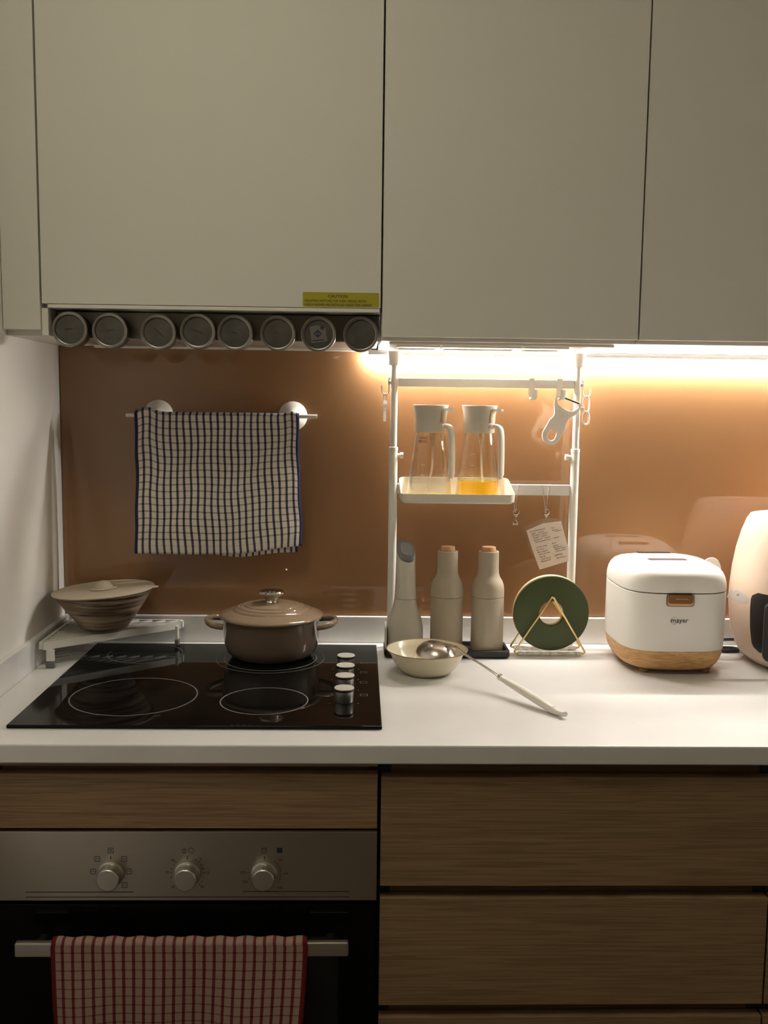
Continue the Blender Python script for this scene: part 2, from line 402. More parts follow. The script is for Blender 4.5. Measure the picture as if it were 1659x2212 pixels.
# caution sticker on the hood cabinet door
st = thing('caution_sticker', 'yellow caution sticker on the wide cabinet door above the tins', 'sticker', (-.0725, YD, 1.5825))
obj('sticker_sheet', plate([rrect(-.1397, -.0045, 1.5838, 1.6092, .002)], .0004, 0, Matrix.Translation((0, YD - .0002, 0)) @ FRONT), 'yellow', st)
for txt, z, sz, x, al in (('CAUTION', 1.6022, .0078, -.0775, 'CENTER'), ('ISOLATING SWITCHES FOR OVEN, FRIDGE, HOOD,', 1.5940, .00585, -.1362, 'LEFT'), ('HOB & WASHER ARE INSTALLED INSIDE THIS CABINET.', 1.5873, .00585, -.1362, 'LEFT')):
    me = text_mesh(txt, sz, None, .00003, al, bold=.00008)
    if al == 'LEFT':
        xs = [v.co.x for v in me.vertices]; k = (.110 if 'ISO' in txt else .1205) / max(xs)
        me.transform(Matrix.Diagonal((k, 1, 1, 1)))
    me.transform(Matrix.Translation((x, YD - .00045, z)) @ FRONT)
    obj('lettering', me, 'ink', st, flat=True)

# under-cabinet socket tray between the rack poles
ut = thing('undercabinet_tray', 'cream tray with three framed covers under the middle cabinet', 'tray', (.215, -.15, ZU))
obj('tray_body', B().box(.016, .432, -.262, -.068, 1.5225, ZU - .0003, .001, 1), 'socket', ut)
for xa, xb in ((.030, .112), (.116, .262), (.266, .352)):
    fr = obj('cover_frame', plate([rrect(xa, xb, -.25, -.155, .004), rrect(xa + .006, xb - .006, -.244, -.161, .003)], .003, 0, Matrix.Translation((0, 0, 1.521))), 'socket', ut)
    obj('cover', B().box(xa + .0065, xb - .0065, -.2435, -.1615, 1.5213, 1.5224), 'carc', fr)

# LED strip along the wall below the cabinets
led = thing('led_strip', 'glowing white light strip under the wall cabinets', 'light strip', (.8, -.01, 1.51))
obj('housing', B().box(-.021, 1.6, -.0140, -.0006, 1.5165, 1.5273, .0008, 1), 'alu', led)
prof = [(-.0125, 1.5164), (-.0125, 1.5088), (-.0117, 1.5066), (-.0100, 1.5051), (-.0075, 1.5044), (-.0048, 1.5047), (-.0026, 1.5060), (-.0012, 1.5088), (-.0010, 1.5164)]
obj('diffuser', B().loft([[(x, y, z) for y, z in prof] for x in (-.0205, 1.598)]), 'led', led)

# ------------------------------------------------------------------ hood and spice tins
hd = thing('range_hood', 'dark steel slim range hood above the hob', 'hood', (-.295, -.13, 1.5245))
obj('hood_front', B().box(-.5885, -.004, -.2622, -.250, 1.5265, 1.5735, .0008, 1), 'dsteel', hd)
obj('hood_body', B().box(-.5885, -.004, -.2498, -.0005, 1.530, 1.5735), 'carc', hd)
for k in range(3): obj('filter', B().box(-.575 + k * .189, -.575 + k * .189 + .18, -.24, -.03, 1.5268, 1.5298, .001, 1), 'steel2', hd)
obj('rear_lip', B().box(-.5885, -.022, -.0205, -.0005, 1.5235, 1.5299, .0005, 1), 'carc', hd)
TINS = [(-.5533, 1.5390, 'PAPRIKA', 0, 'round spice tin at the left end of the row'), (-.4828, 1.5376, 'THYME', 14, 'round spice tin second from the left end'), (-.3969, 1.536, 'ROSEMARY', -42, 'round spice tin third from the left with slanting print'),
        (-.327, 1.5383, 'OREGANO', -18, 'round spice tin fourth from the left end'), (-.2608, 1.5367, 'BASIL', -14, 'round spice tin fifth from the left end'), (-.1845, 1.5368, 'PARSLEY', -8, 'round spice tin sixth from the left end'),
        (-.1119, 1.5365, None, 0, 'round spice tin with a printed paper packet inside'), (-.0362, 1.5371, None, 0, 'round plain dark spice tin at the right end')]
for x, z, txt, ang, lab in TINS:
    t = thing('spice_tin', lab, 'spice tin', (x, -.2624, z), 'spice tins stuck to the hood front')
    Mx = Matrix.Translation((x, -.2624, z)) @ FRONT
    obj('tin_body', B().lathe([(0, 0), (.0268, 0), (.0292, .0015), (.0292, .026), (.0278, .027), (0, .027)], 48, mtx=Mx), 'dsteel', t)
    ld = obj('tin_lid', B().lathe([(.0275, .0272), (.0305, .0272), (.0312, .029), (.0312, .034), (.0305, .0352), (.0305, .0365), (.0315, .0373), (.0314, .0392), (.0302, .0402), (.0268, .0402), (.0258, .0396), (.0252, .0380), (.0252, .0272), (.0275, .0272)], 56, mtx=Mx), 'tin', t)
    obj('lid_window', B().lathe([(0, .0352), (.0251, .0352), (.0251, .0368), (0, .0370)], 48, mtx=Mx), 'lidglass', ld)
    Mw = Mx @ Matrix.Translation((0, 0, .0372)) @ Matrix.Rotation(math.radians(ang), 4, 'Z')
    if txt: obj('lettering', text_mesh(txt, .0042, Mw, .00005), 'ink', ld, flat=True)
    if lab.startswith('round spice tin with'):
        obj('packet', plate([[(-.016, .013), (-.004, .016), (.012, .012), (.016, -.012), (-.012, -.016), (-.014, -.004)]], .0004, 0, Mw), 'packet', t)
        obj('packet_mark', plate([[(-.009, .001), (-.0015, .0085), (.006, .001), (-.0015, -.0065)], circ(.0018, (-.0042, .001), 14), circ(.0018, (.0012, .001), 14)], .0003, 0, Mw @ Matrix.Translation((0, 0, .0004))), 'blue', t)
        obj('packet_mark', plate([[(.002, .0115), (.0065, .016), (.011, .0115), (.0065, .007)]], .0003, 0, Mw @ Matrix.Translation((0, 0, .0004))), 'red', t)
        obj('packet_mark', plate([[(-.011, -.011), (.010, -.0085), (.010, -.0105), (-.011, -.013)]], .0003, 0, Mw @ Matrix.Translation((0, 0, .0004))), 'blue', t)

# ------------------------------------------------------------------ worktop, upstands, base units
YE = -.6396
wt = thing('worktop', 'off-white quartz worktop running along the back wall', 'worktop', (.3, -.3, .87))
obj('slab', B().box(XL + .0005, 1.6, YE, -.0005, .8702, .9, .003, 3), 'top', wt)
obj('upstand', B().box(XL + .013, 1.6, -.0125, -.0005, .9002, .9575, .0015, 2), 'top', wt)
obj('upstand', B().box(XL + .0005, XL + .0125, YE + .004, -.0005, .9002, .9575, .0015, 2), 'top', wt)
YB = -.62
du = thing('drawer_unit', 'oak drawer unit with three wide drawers under the worktop', 'drawer unit', (.308, -.3, .1))
b = B(); b.box(.0006, .017, -.598, -.02, .1, .8695); b.box(.6, .6165, -.598, -.02, .1, .8695); b.box(.017, .6, -.05, -.02, .1, .8695); b.box(.017, .6, -.598, -.05, .1, .116)
obj('carcass', b, 'dark', du)
for z0, z1 in ((.6663, .8432), (.4677, .6463), (.14, .4475)):
    d = obj('drawer_front', B().box(.0019, .6150, YB, YB + .019, z0, z1, .0008, 1), 'wood', du)
    d2 = obj('drawer_box', B().box(.03, .585, YB + .0192, -.1, z0 + .01, z1 - .04), 'carc', du)
for z0, z1 in ((.8434, .8694), (.6464, .6662), (.4476, .4676)):
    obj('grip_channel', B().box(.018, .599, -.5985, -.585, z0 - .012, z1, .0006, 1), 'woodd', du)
du2 = thing('drawer_unit', 'oak drawer unit at the right end, cut by the frame', 'drawer unit', (.92, -.3, .1))
b = B(); b.box(.6175, .634, -.598, -.02, .1, .8695); b.box(1.2, 1.216, -.598, -.02, .1, .8695); b.box(.634, 1.2, -.05, -.02, .1, .8695)
obj('carcass', b, 'dark', du2)
for z0, z1 in ((.6663, .8432), (.4677, .6463), (.14, .4475)): obj('drawer_front', B().box(.6185, 1.2145, YB, YB + .019, z0, z1, .0008, 1), 'wood', du2)
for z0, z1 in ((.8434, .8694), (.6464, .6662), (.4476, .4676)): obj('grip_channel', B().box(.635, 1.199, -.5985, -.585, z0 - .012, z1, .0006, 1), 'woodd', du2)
ou = thing('oven_housing', 'oak oven housing with a shallow drawer above the oven', 'cabinet', (-.3, -.3, .1))
b = B(); b.box(-.6, -.584, -.598, -.02, .1, .8695); b.box(-.016, -.0006, -.598, -.02, .1, .8695); b.box(-.584, -.016, -.05, -.02, .1, .8695); b.box(-.584, -.016, -.598, -.05, .1, .112); b.box(-.584, -.016, -.598, -.05, .7585, .768)
obj('carcass', b, 'dark', ou)
obj('drawer_front', B().box(-.5985, -.0035, YB, YB + .019, .7598, .8472, .0008, 1), 'wood', ou)
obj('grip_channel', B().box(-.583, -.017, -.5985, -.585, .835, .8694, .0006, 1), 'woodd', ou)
obj('top_rail', B().box(-.6, -.0035, -.6075, -.5985, .8545, .8695, .0006, 1), 'wood', ou)
obj('filler_strip', B().box(XL + .001, -.6006, YB + .002, YB + .02, .1, .8695, .0006, 1), 'wood', ou)
struct(obj('baseboard_front', B().box(XL + .002, 1.216, -.56, -.545, .0005, .0995), 'dark', loc=(0, -.55, 0)), 'dark plinth under the base units', 'baseboard')

# ------------------------------------------------------------------ oven
ov = thing('oven', 'built-in oven with steel control panel and black glass door', 'oven', (-.3, -.35, .115))
YO = -.625
obj('oven_body', B().box(-.58, -.02, -.59, -.08, .116, .7575), 'dark', ov)
cp = obj('control_panel', B().box(-.5975, -.0035, YO, -.592, .6455, .757, .001, 2), 'steel', ov)
dr = obj('oven_door', B().box(-.5965, -.0045, YO, -.592, .13, .6395, .0015, 2), 'black', ov)
obj('door_window', B().box(-.47, -.062, YO - .0004, YO + .002, .2, .586), mat('oven_window', (.018, .019, .018), .05), dr)
hx0, hx1 = -.5457, -.0459
hn = obj('door_handle', B().box(hx0, hx1, -.6745, -.6625, .5825, .6045, .0025, 2), 'steel2', ov)
for x in (hx0 + .030, hx1 - .028): obj('handle_post', B().box(x - .006, x + .006, -.6624, YO - .0005, .5845, .5925, .001, 1), 'blackp', hn)
def line_on(par, x0, x1, z, w=.0011, name='printed_line'): obj(name, B().box(x0, x1, YO - .0003, YO + .0002, z - w / 2, z + w / 2), 'ink', par, flat=True)
line_on(cp, -.544, -.379, .6596); line_on(cp, -.544, -.0453, .6514); line_on(cp, -.211, -.0453, .6602)
KZ = .6895
def ptext(t, x, z, s=.0062): obj('lettering', text_mesh(t, s, Matrix.Translation((x, YO - .0003, z)) @ FRONT, .00008), 'ink', cp, flat=True)
def psym(loops): obj('symbol', plate(loops, .0003, 0, Matrix.Translation((0, YO - .0002, 0)) @ FRONT), 'ink', cp, flat=True)
def sqsym(x, z, h=.0042, wdt=.0007): psym([rrect(x - h, x + h, z - h, z + h, .0006, 2), rrect(x - h + wdt, x + h - wdt, z - h + wdt, z + h - wdt, .0004, 2)])
for kx in (-.4126, -.2955, -.1773):
    kb = obj('knob', B().lathe([(0, 0), (.0202, 0), (.0202, .0035), (.0192, .0042), (.0180, .0046), (.0172, .022), (.0160, .0232), (0, .0234)], 48, mtx=Matrix.Translation((kx, YO - .0002, KZ)) @ FRONT), 'steel2', ov)
    obj('knob_pointer', B().box(kx - .0006, kx + .0006, YO - .0225, YO - .006, KZ + .0168, KZ + .0184), 'chrome', kb)
    line_on(cp, kx - .0006, kx + .0006, KZ + .0255, .005, 'printed_mark')
x0 = -.4126
sqsym(x0, .7268); psym([circ(.0018, (x0, .7268), 14), circ(.0010, (x0, .7268), 14)])
for dx, dz in ((-.0205, .0235), (.0205, .0235), (-.0275, .0035), (.0275, .0035), (.0205, -.0185)):
    sqsym(x0 + dx, KZ + dz); psym([[(x0 + dx - .0022, KZ + dz + .0006), (x0 + dx + .0022, KZ + dz + .0006), (x0 + dx + .0022, KZ + dz), (x0 + dx - .0022, KZ + dz)]])
x0 = -.2955
psym([circ(.0045, (x0 + .006, .7268), 24), circ(.0039, (x0 + .006, .7268), 24)]); psym([rrect(x0 - .0075, x0 - .0025, .7225, .7295, .0018, 3), rrect(x0 - .0067, x0 - .0033, .7233, .7287, .0014, 3)])
for t, a in (('5', 48), ('15', 3), ('30', -44), ('60', -136), ('75', 177), ('90', 136)): ptext(t, x0 + .031 * math.cos(math.radians(a)), KZ + .031 * math.sin(math.radians(a)), .0055)
for a in (60, 48, 33, 18, 3, -14, -29, -44, 177, 162, 194, 147, 133): psym([circ(.0009, (x0 + .0255 * math.cos(math.radians(a)), KZ + .0255 * math.sin(math.radians(a))), 10)])
x0 = -.1773
sqsym(x0, .7268); ptext('°C', x0, .7268, .0048); psym([rrect(x0 + .0195, x0 + .0277, .7229, .7311, .0003, 2)])
for t, a in (('50', 42), ('100', 0), ('150', -44), ('225', 177), ('250', -156)): ptext(t, x0 + .033 * math.cos(math.radians(a)), KZ + .033 * math.sin(math.radians(a)), .0055)
for a in (50, 40, 30, 20, 10, 0, -10, -20, -30, 177, 200): psym([circ(.0008, (x0 + .0255 * math.cos(math.radians(a)), KZ + .0255 * math.sin(math.radians(a))), 10)])

# ------------------------------------------------------------------ tea towels
def cloth(name, label, cat, path_fn, nu, nv, u_len, mat_, base, thick=.0016):
    """path_fn(u, v) -> (point, cloth_v metres)"""
    verts, faces, uvs = [], [], []
    for j in range(nv + 1):
        for i in range(nu + 1):
            p, vv = path_fn(i / nu, j / nv); verts.append(Vector(p) - Vector(base)); uvs.append((i / nu * u_len, vv))
    for j in range(nv):
        for i in range(nu):
            a = j * (nu + 1) + i; faces.append((a, a + 1, a + nu + 2, a + nu + 1))
    me = bpy.data.meshes.new(name); me.from_pydata(verts, [], faces)
    ul = me.uv_layers.new(name='cloth')
    for l in me.loops: ul.data[l.index].uv = uvs[l.vertex_index]
    o = bpy.data.objects.new(name, me); COL.objects.link(o); o.location = base
    me.materials.append(mat_); me.polygons.foreach_set('use_smooth', [True] * len(me.polygons))
    so = o.modifiers.new('thickness', 'SOLIDIFY'); so.thickness = thick; so.offset = 0
    return tag(o, label, cat)
lerp = lambda a, b, t: a + (b - a) * t
sm = lambda t: t * t * (3 - 2 * t)
# towel rail on the splashback
RY, RZ = -.045, 1.386
tr = thing('towel_rail', 'slim white towel rail held by two round suction discs', 'towel rail', (-.32, 0, RZ))
obj('bar', B().tube([(-.5187, RY, RZ - .001), (-.1251, RY, RZ + .001)], .0042, 16), 'powder', tr)
for dx in (-.461, -.1785):
    dm = Matrix.Translation((dx, -.0004, RZ + .001)) @ FRONT
    obj('suction_disc', B().lathe([(0, 0), (.0305, 0), (.0308, .003), (.0295, .006), (.022, .012), (.012, .021), (.0075, .030), (.0070, .0385), (0, .0392)], 48, mtx=dm), 'white', tr)
bt_mat = check_mat('blue_check_cloth', (.82, .75, .66), (.028, .030, .075), (.17, .15, .13), (.03, .034, .085), .0142, .0047, .0146, .0030, .344, .0065, .017, .68)
def blue(u, v):
    # v: 0 back bottom .. .42 top .. 1 front bottom
    zl, zr = 1.1005, 1.1185
    top = RZ + .0062 + .0095 * math.exp(-((u - .07) / .055) ** 2) + .004 * math.exp(-((u - .95) / .03) ** 2)
    xt = lerp(-.4990, -.1625, u); xb = lerp(-.4965, -.1560, u)
    fold = .0045 * math.sin(u * 9 + .6) + .0028 * math.sin(u * 21 + 1)
    L = .292
    if v < .40:                                      # back sheet
        t = 1 - v / .40; x = lerp(xt, lerp(-.492, -.165, u), t)
        zb = 1.096 - .0075 * math.exp(-((u - .62) / .17) ** 2) + .012 * abs(u - .6)
        z = lerp(top - .006, zb, t); y = RY + .0085 + (.010 + .5 * fold) * sm(min(1, t * 2)) * .6
        return (x, y, z), L * (1 - t) + .0
    if v < .5:
        a = (v - .40) / .10 * PI
        return (xt, RY + .0085 * math.cos(a) , top - .006 + .0062 * math.sin(a)), L * 1.0 + .02 * (v - .40)
    t = (v - .5) / .5
    zb = lerp(zl, zr, sm(min(1, max(0, (u - .45) / .55)))) - .003 * math.sin(u * PI)
    x = lerp(xt, xb, t) + .0030 * math.sin(t * 5 + u * 4) * t + .0009 * math.sin(t * 17 + u * 13)
    y = RY - .0085 - (.006 + fold) * sm(t) - .010 * sm(t) * math.exp(-((u - .86 + .12 * t) / .12) ** 2) - .004 * math.exp(-(u / .05) ** 2)
    y -= .0012 * math.sin(t * 23 + u * 15) * math.sin(u * 31 + t * 7)
    z = lerp(top - .006, zb, t) + .0016 * math.sin(u * 14 + t * 5) * sm(min(1, 4 * t * (1 - t)))
    return (x, y, z), L * (1 - t)
cloth('tea_towel', 'blue and cream checked tea towel on the wall rail', 'towel', blue, 72, 90, .344, bt_mat, (-.33, RY, 1.1))
rt_mat = check_mat('red_check_cloth', (.44, .30, .25), (.155, .018, .026), (.19, .09, .08), (.17, .018, .022), .0152, .0047, .0137, .0020, .386, .007, .012, .8)
HY = -.6685; HZ = .6072
def redt(u, v):
    xl = lerp(-.4905, -.484, 0); 
    if v < .42:
        t = 1 - v / .42; return (lerp(lerp(-.4885, -.112, u), lerp(-.48, -.125, u), t), HY + .0088 + .004 * math.sin(u * 11) * 0 + .009 * sm(min(1, t * 3)), lerp(HZ - .004, .33, t)), .30 * (1 - t)
    if v < .52:
        a = (v - .42) / .10 * PI
        return (lerp(-.4895, -.1085, u), HY + .0092 * math.cos(a), HZ - .004 + .0068 * math.sin(a) + .0012 * math.sin(u * 60)), .30 + .012 * math.sin(a / 2)
    t = (v - .52) / .48
    x = lerp(lerp(-.4905, -.1075, u), lerp(-.478, -.128, u), sm(t)); x += .002 * math.sin(t * 6 + u * 5) * t
    y = HY - .0092 - sm(min(1, t * 2.2)) * (.006 + .005 * math.sin(u * 8 + .5) + .003 * math.sin(u * 19))
    z = lerp(HZ - .004, .305 + .004 * math.sin(u * 5), t) + .003 * math.sin(u * 7.5) * t
    return (x, y, z), .30 * (1 - t)
cloth('tea_towel', 'red and cream checked tea towel over the oven handle', 'towel', redt, 72, 84, .386, rt_mat, (-.3, HY, .305))

# ------------------------------------------------------------------ hob
hb = thing('induction_hob', 'black glass hob with four silver knobs', 'hob', (-.2915, -.31, .9))
HX0, HX1, HYb, HYf = -.5865, .0035, -.0504, -.5704
gl = obj('glass_top', B().box(HX0, HX1, HYf, HYb, .9003, .9062, .002, 3), 'black', hb)
def ringp(c, R, wd=.0016): obj('zone_ring', plate([circ(R, c, 96), circ(R - wd, c, 96)], .0003, 0, Matrix.Translation((0, 0, .9064))), 'ring', hb, flat=True)
ringp((-.4225, -.417), .1085, .0022); ringp((-.1955, -.441), .0755, .0022); ringp((-.2105, -.165), .0925, .0018); ringp((-.2105, -.165), .108, .0012); ringp((-.466, -.135), .0745, .0014)
for ky in (-.229, -.299, -.366, -.4425):
    c = (-.0588, ky, .9065)
    kn = obj('knob', B().lathe([(0, 0), (.0155, 0), (.0160, .0008), (.0160, .0186), (0, .0188)], 40, c), 'steel2', hb)
    obj('knob_band', B().lathe([(0, .0189), (.0166, .0189), (.0172, .0195), (.0172, .0226), (0, .0228)], 40, c), 'blackp', kn)
    obj('knob_cap', B().lathe([(0, .0229), (.0168, .0229), (.0172, .0233), (.0168, .0244), (0, .0248)], 40, c), 'cap', kn)
    obj('printed_symbol', plate([rrect(-.0315, -.0185, ky + .030, ky + .042, .001, 2), rrect(-.0308, -.0192, ky + .0307, ky + .0413, .0008, 2)], .0003, 0, Matrix.Translation((0, 0, .9064))), 'ring', hb, flat=True)
    for dx, dy in ((-.025, .0), (.024, .0)): obj('printed_mark', plate([circ(.0013, (c[0] + dx, ky + dy - .012), 10)], .0003, 0, Matrix.Translation((0, 0, .9064))), 'ring', hb, flat=True)

# ------------------------------------------------------------------ casserole pot
pc = (-.2108, -.14, .9068)
pt = thing('casserole_pot', 'taupe enamelled casserole pot with lid on the hob', 'pot', pc)
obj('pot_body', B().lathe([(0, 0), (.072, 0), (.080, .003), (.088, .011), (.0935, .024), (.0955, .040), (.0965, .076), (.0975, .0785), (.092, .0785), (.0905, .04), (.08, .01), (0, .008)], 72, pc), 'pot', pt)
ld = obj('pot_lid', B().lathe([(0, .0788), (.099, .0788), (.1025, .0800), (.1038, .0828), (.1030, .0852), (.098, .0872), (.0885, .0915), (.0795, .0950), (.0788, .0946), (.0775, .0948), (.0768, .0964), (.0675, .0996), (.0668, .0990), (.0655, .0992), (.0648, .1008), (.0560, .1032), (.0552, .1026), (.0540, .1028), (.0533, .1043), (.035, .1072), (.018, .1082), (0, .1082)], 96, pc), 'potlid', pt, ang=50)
obj('lid_knob', B().lathe([(0, .1083), (.0125, .1083), (.0128, .1098), (.0115, .112), (.0140, .119), (.0215, .1245), (.0258, .1275), (.0263, .1298), (.0245, .1320), (.012, .1340), (0, .1344)], 48, pc), 'chrome', ld)
for s_ in (-1, 1):
    pts = []
    for k in range(17):
        a = -PI / 2 + PI * k / 16
        pts.append((pc[0] + s_ * (.0925 + .0375 * max(0, math.cos(a)) ** .7), pc[1] + .040 * math.sin(a), pc[2] + .066 + .006 * math.cos(a)))
    obj('handle', B().tube(pts, .0062, 12, flat=(1.0, .75), upv=(0, 0, 1)), 'potlid', pt)

# ------------------------------------------------------------------ corner rack, lidded bowl
rk = thing('corner_rack', 'white triangular corner rack with slats beside the hob', 'rack', (-.58, -.1, .9))
A_, B_, C_ = Vector((-.640, -.224)), Vector((-.411, -.030)), Vector((-.648, -.022))
A2, B2 = Vector((-.640, -.200)), Vector((-.425, -.022))
zt, zb = .9505, .9365
def bar(p, q, hw, z0, z1, bev=.001):
    p, q = Vector(p), Vector(q); d = (q - p).normalized(); n = Vector((-d.y, d.x)) * hw
    loop = [p + n, q + n, q - n, p - n]
    return B().loft([[(v.x, v.y, z0) for v in loop], [(v.x, v.y, z1) for v in loop]])
A_, B_, C_ = Vector((-.636, -.222)), Vector((-.413, -.036)), Vector((-.648, -.022))
obj('front_rail', bar((-.641, -.226), (-.413, -.040), .0035, zb, zt), 'powder', rk)
obj('back_rail', bar((-.6465, -.0195), (-.413, -.0195), .0035, zb, zt), 'powder', rk)
obj('left_rail', bar((-.6465, -.0232), (-.6465, -.222), .0035, zb, zt), 'powder', rk)
obj('end_rail', bar((-.4125, -.0235), (-.4125, -.036), .0035, zb, zt), 'powder', rk)
dirv = (Vector((-.413, -.040)) - Vector((-.641, -.226))).normalized(); nrm = Vector((-dirv.y, dirv.x))
for k in range(1, 9):
    o_ = Vector((-.641, -.226)) + nrm * (.0178 * k)
    t0 = (-.6425 - o_.x) / dirv.x; t1 = (-.0235 - o_.y) / dirv.y
    p0, p1 = o_ + dirv * t0, o_ + dirv * t1
    if t1 - t0 < .02: continue
    obj('slat', bar(p0, p1, .0024, zt - .0115, zt - .0006), 'powder', rk)
for (lx, ly, z0) in ((-.6285, -.222, .9002), (-.4155, -.064, .9064), (-.640, -.030, .9002)):
    lg = obj('leg', B().box(lx - .0075, lx + .0075, ly - .0035, ly + .0035, z0 + .013, zb - .0003, .001, 1) if lx < -.5 else B().box(lx - .003, lx + .003, ly - .0075, ly + .0075, z0 + .013, zb + .012, .001, 1), 'powder', rk)
    obj('rubber_foot', B().box(lx - .0085, lx + .0085, ly - .0045, ly + .0045, z0, z0 + .0128, .001, 1) if lx < -.5 else B().box(lx - .004, lx + .004, ly - .0085, ly + .0085, z0, z0 + .0128, .001, 1), 'grey', lg)
bw = thing('lidded_bowl', 'conical brown striped stoneware bowl with pale silicone lid', 'bowl', (-.548, -.115, .9512))
bw.rotation_euler = (0, 0, 0)
tl = Matrix.Rotation(math.radians(-3.6), 4, 'Y')
lift = .0027
def bowlm(): return Matrix.Translation((0, 0, lift)) @ tl
obj('bowl_body', B().lathe([(0, 0), (.040, 0), (.0425, .002), (.058, .020), (.078, .047), (.0985, .0775), (.0965, .0780), (.074, .047), (.04, .008), (0, .006)], 72, mtx=bowlm()), 'stripe', bw, local=True)
lm = bowlm() @ Matrix.Translation((0, 0, .0782))
bl = obj('bowl_lid', B().lathe([(0, 0), (.100, 0), (.1015, .001), (.1012, .0026), (.099, .0034), (.06, .0030), (0, .0032)], 72, mtx=lm), 'lid', bw, local=True)
obj('lid_knob', B().lathe([(0, .0033), (.0265, .0033), (.0275, .0048), (.026, .0062), (.0195, .0070), (.0180, .0105), (.0135, .0165), (.007, .0195), (0, .0202)], 40, mtx=lm), 'lid', bl, local=True)
obj('pull_tab', plate([[(.096, -.016), (.103, -.009), (.1095, -.004), (.111, 0), (.1095, .004), (.103, .009), (.096, .016)]], .0026, .0006, lm @ Matrix.Translation((0, 0, .0017)), True), 'lid', bl, local=True)

# ------------------------------------------------------------------ tension rack
PY = -.047
rkk = thing('tension_rack', 'white tension pole rack with two rails against the splashback', 'rack', (.223, PY, .9))
for px, inner in ((.0338, 1), (.4145, -1)):
    pl = obj('pole', B().lathe([(0, .9045), (.0088, .9045), (.0088, 1.3195), (.0094, 1.3200), (.0094, 1.3255), (.0070, 1.3265), (.0070, 1.497), (0, 1.497)], 28, (px, PY, 0)), 'powder', rkk)
    obj('foot_pad', B().lathe([(0, .9002), (.014, .9002), (.0135, .9044), (0, .9044)], 28, (px, PY, 0)), 'white', pl)
    obj('pole_cap', B().lathe([(0, 1.4945), (.0125, 1.4945), (.0155, 1.5223), (0, 1.5223)], 32, (px, PY, 0)), 'white', pl)
    obj('lock_screw', B().lathe([(0, 0), (.004, 0), (.004, .005), (.0062, .0055), (.0062, .012), (0, .0125)], 16, mtx=Matrix.Translation((px + inner * .0086, PY, 1.3085)) @ Matrix.Rotation(inner * PI / 2, 4, 'Y')), 'white', pl)
for z0, z1 in ((1.4508, 1.4688), (1.2282, 1.2505)):
    xa, xb = (.0412, .4072) if z0 > 1.3 else (.043, .4053)
    obj('rail', B().box(xa, xb, PY - .0045, PY + .0045, z0, z1, .0018, 2), 'powder', rkk)
# shelf tray on the lower rail
tx0, tx1, tyf, tyb = .0455, .2725, -.1725, -.0535
sh = thing('shelf_tray', 'cream plastic shelf tray hung on the lower rack rail', 'tray', (.156, -.12, 1.2205))
def trayring(x0, x1, y0, y1, zf, zbk, r):
    out = []
    for x, y in rrect(x0, x1, y0, y1, r, 6):
        t = max(0, min(1, (y - y0 - .02) / (y1 - y0 - .024))); out.append((x, y, lerp(zf, zbk, t)))
    return out
obj('tray_shell', B().loft([trayring(tx0 + .006, tx1 - .006, tyf + .006, tyb, 1.2205, 1.2205, .014), trayring(tx0 + .001, tx1 - .001, tyf + .001, tyb, 1.2245, 1.2245, .016), trayring(tx0, tx1, tyf, tyb, 1.2395, 1.2645, .017),
     trayring(tx0 + .0022, tx1 - .0022, tyf + .0022, tyb - .0022, 1.2395, 1.2645, .015), trayring(tx0 + .003, tx1 - .003, tyf + .003, tyb - .0025, 1.2232, 1.2232, .014)]), 'cream', sh)
for hx in (.08, .235): obj('rail_hook', B().box(hx - .01, hx + .01, tyb - .0025, PY + .0075, 1.2512, 1.2535, .0005, 1), 'cream', sh)
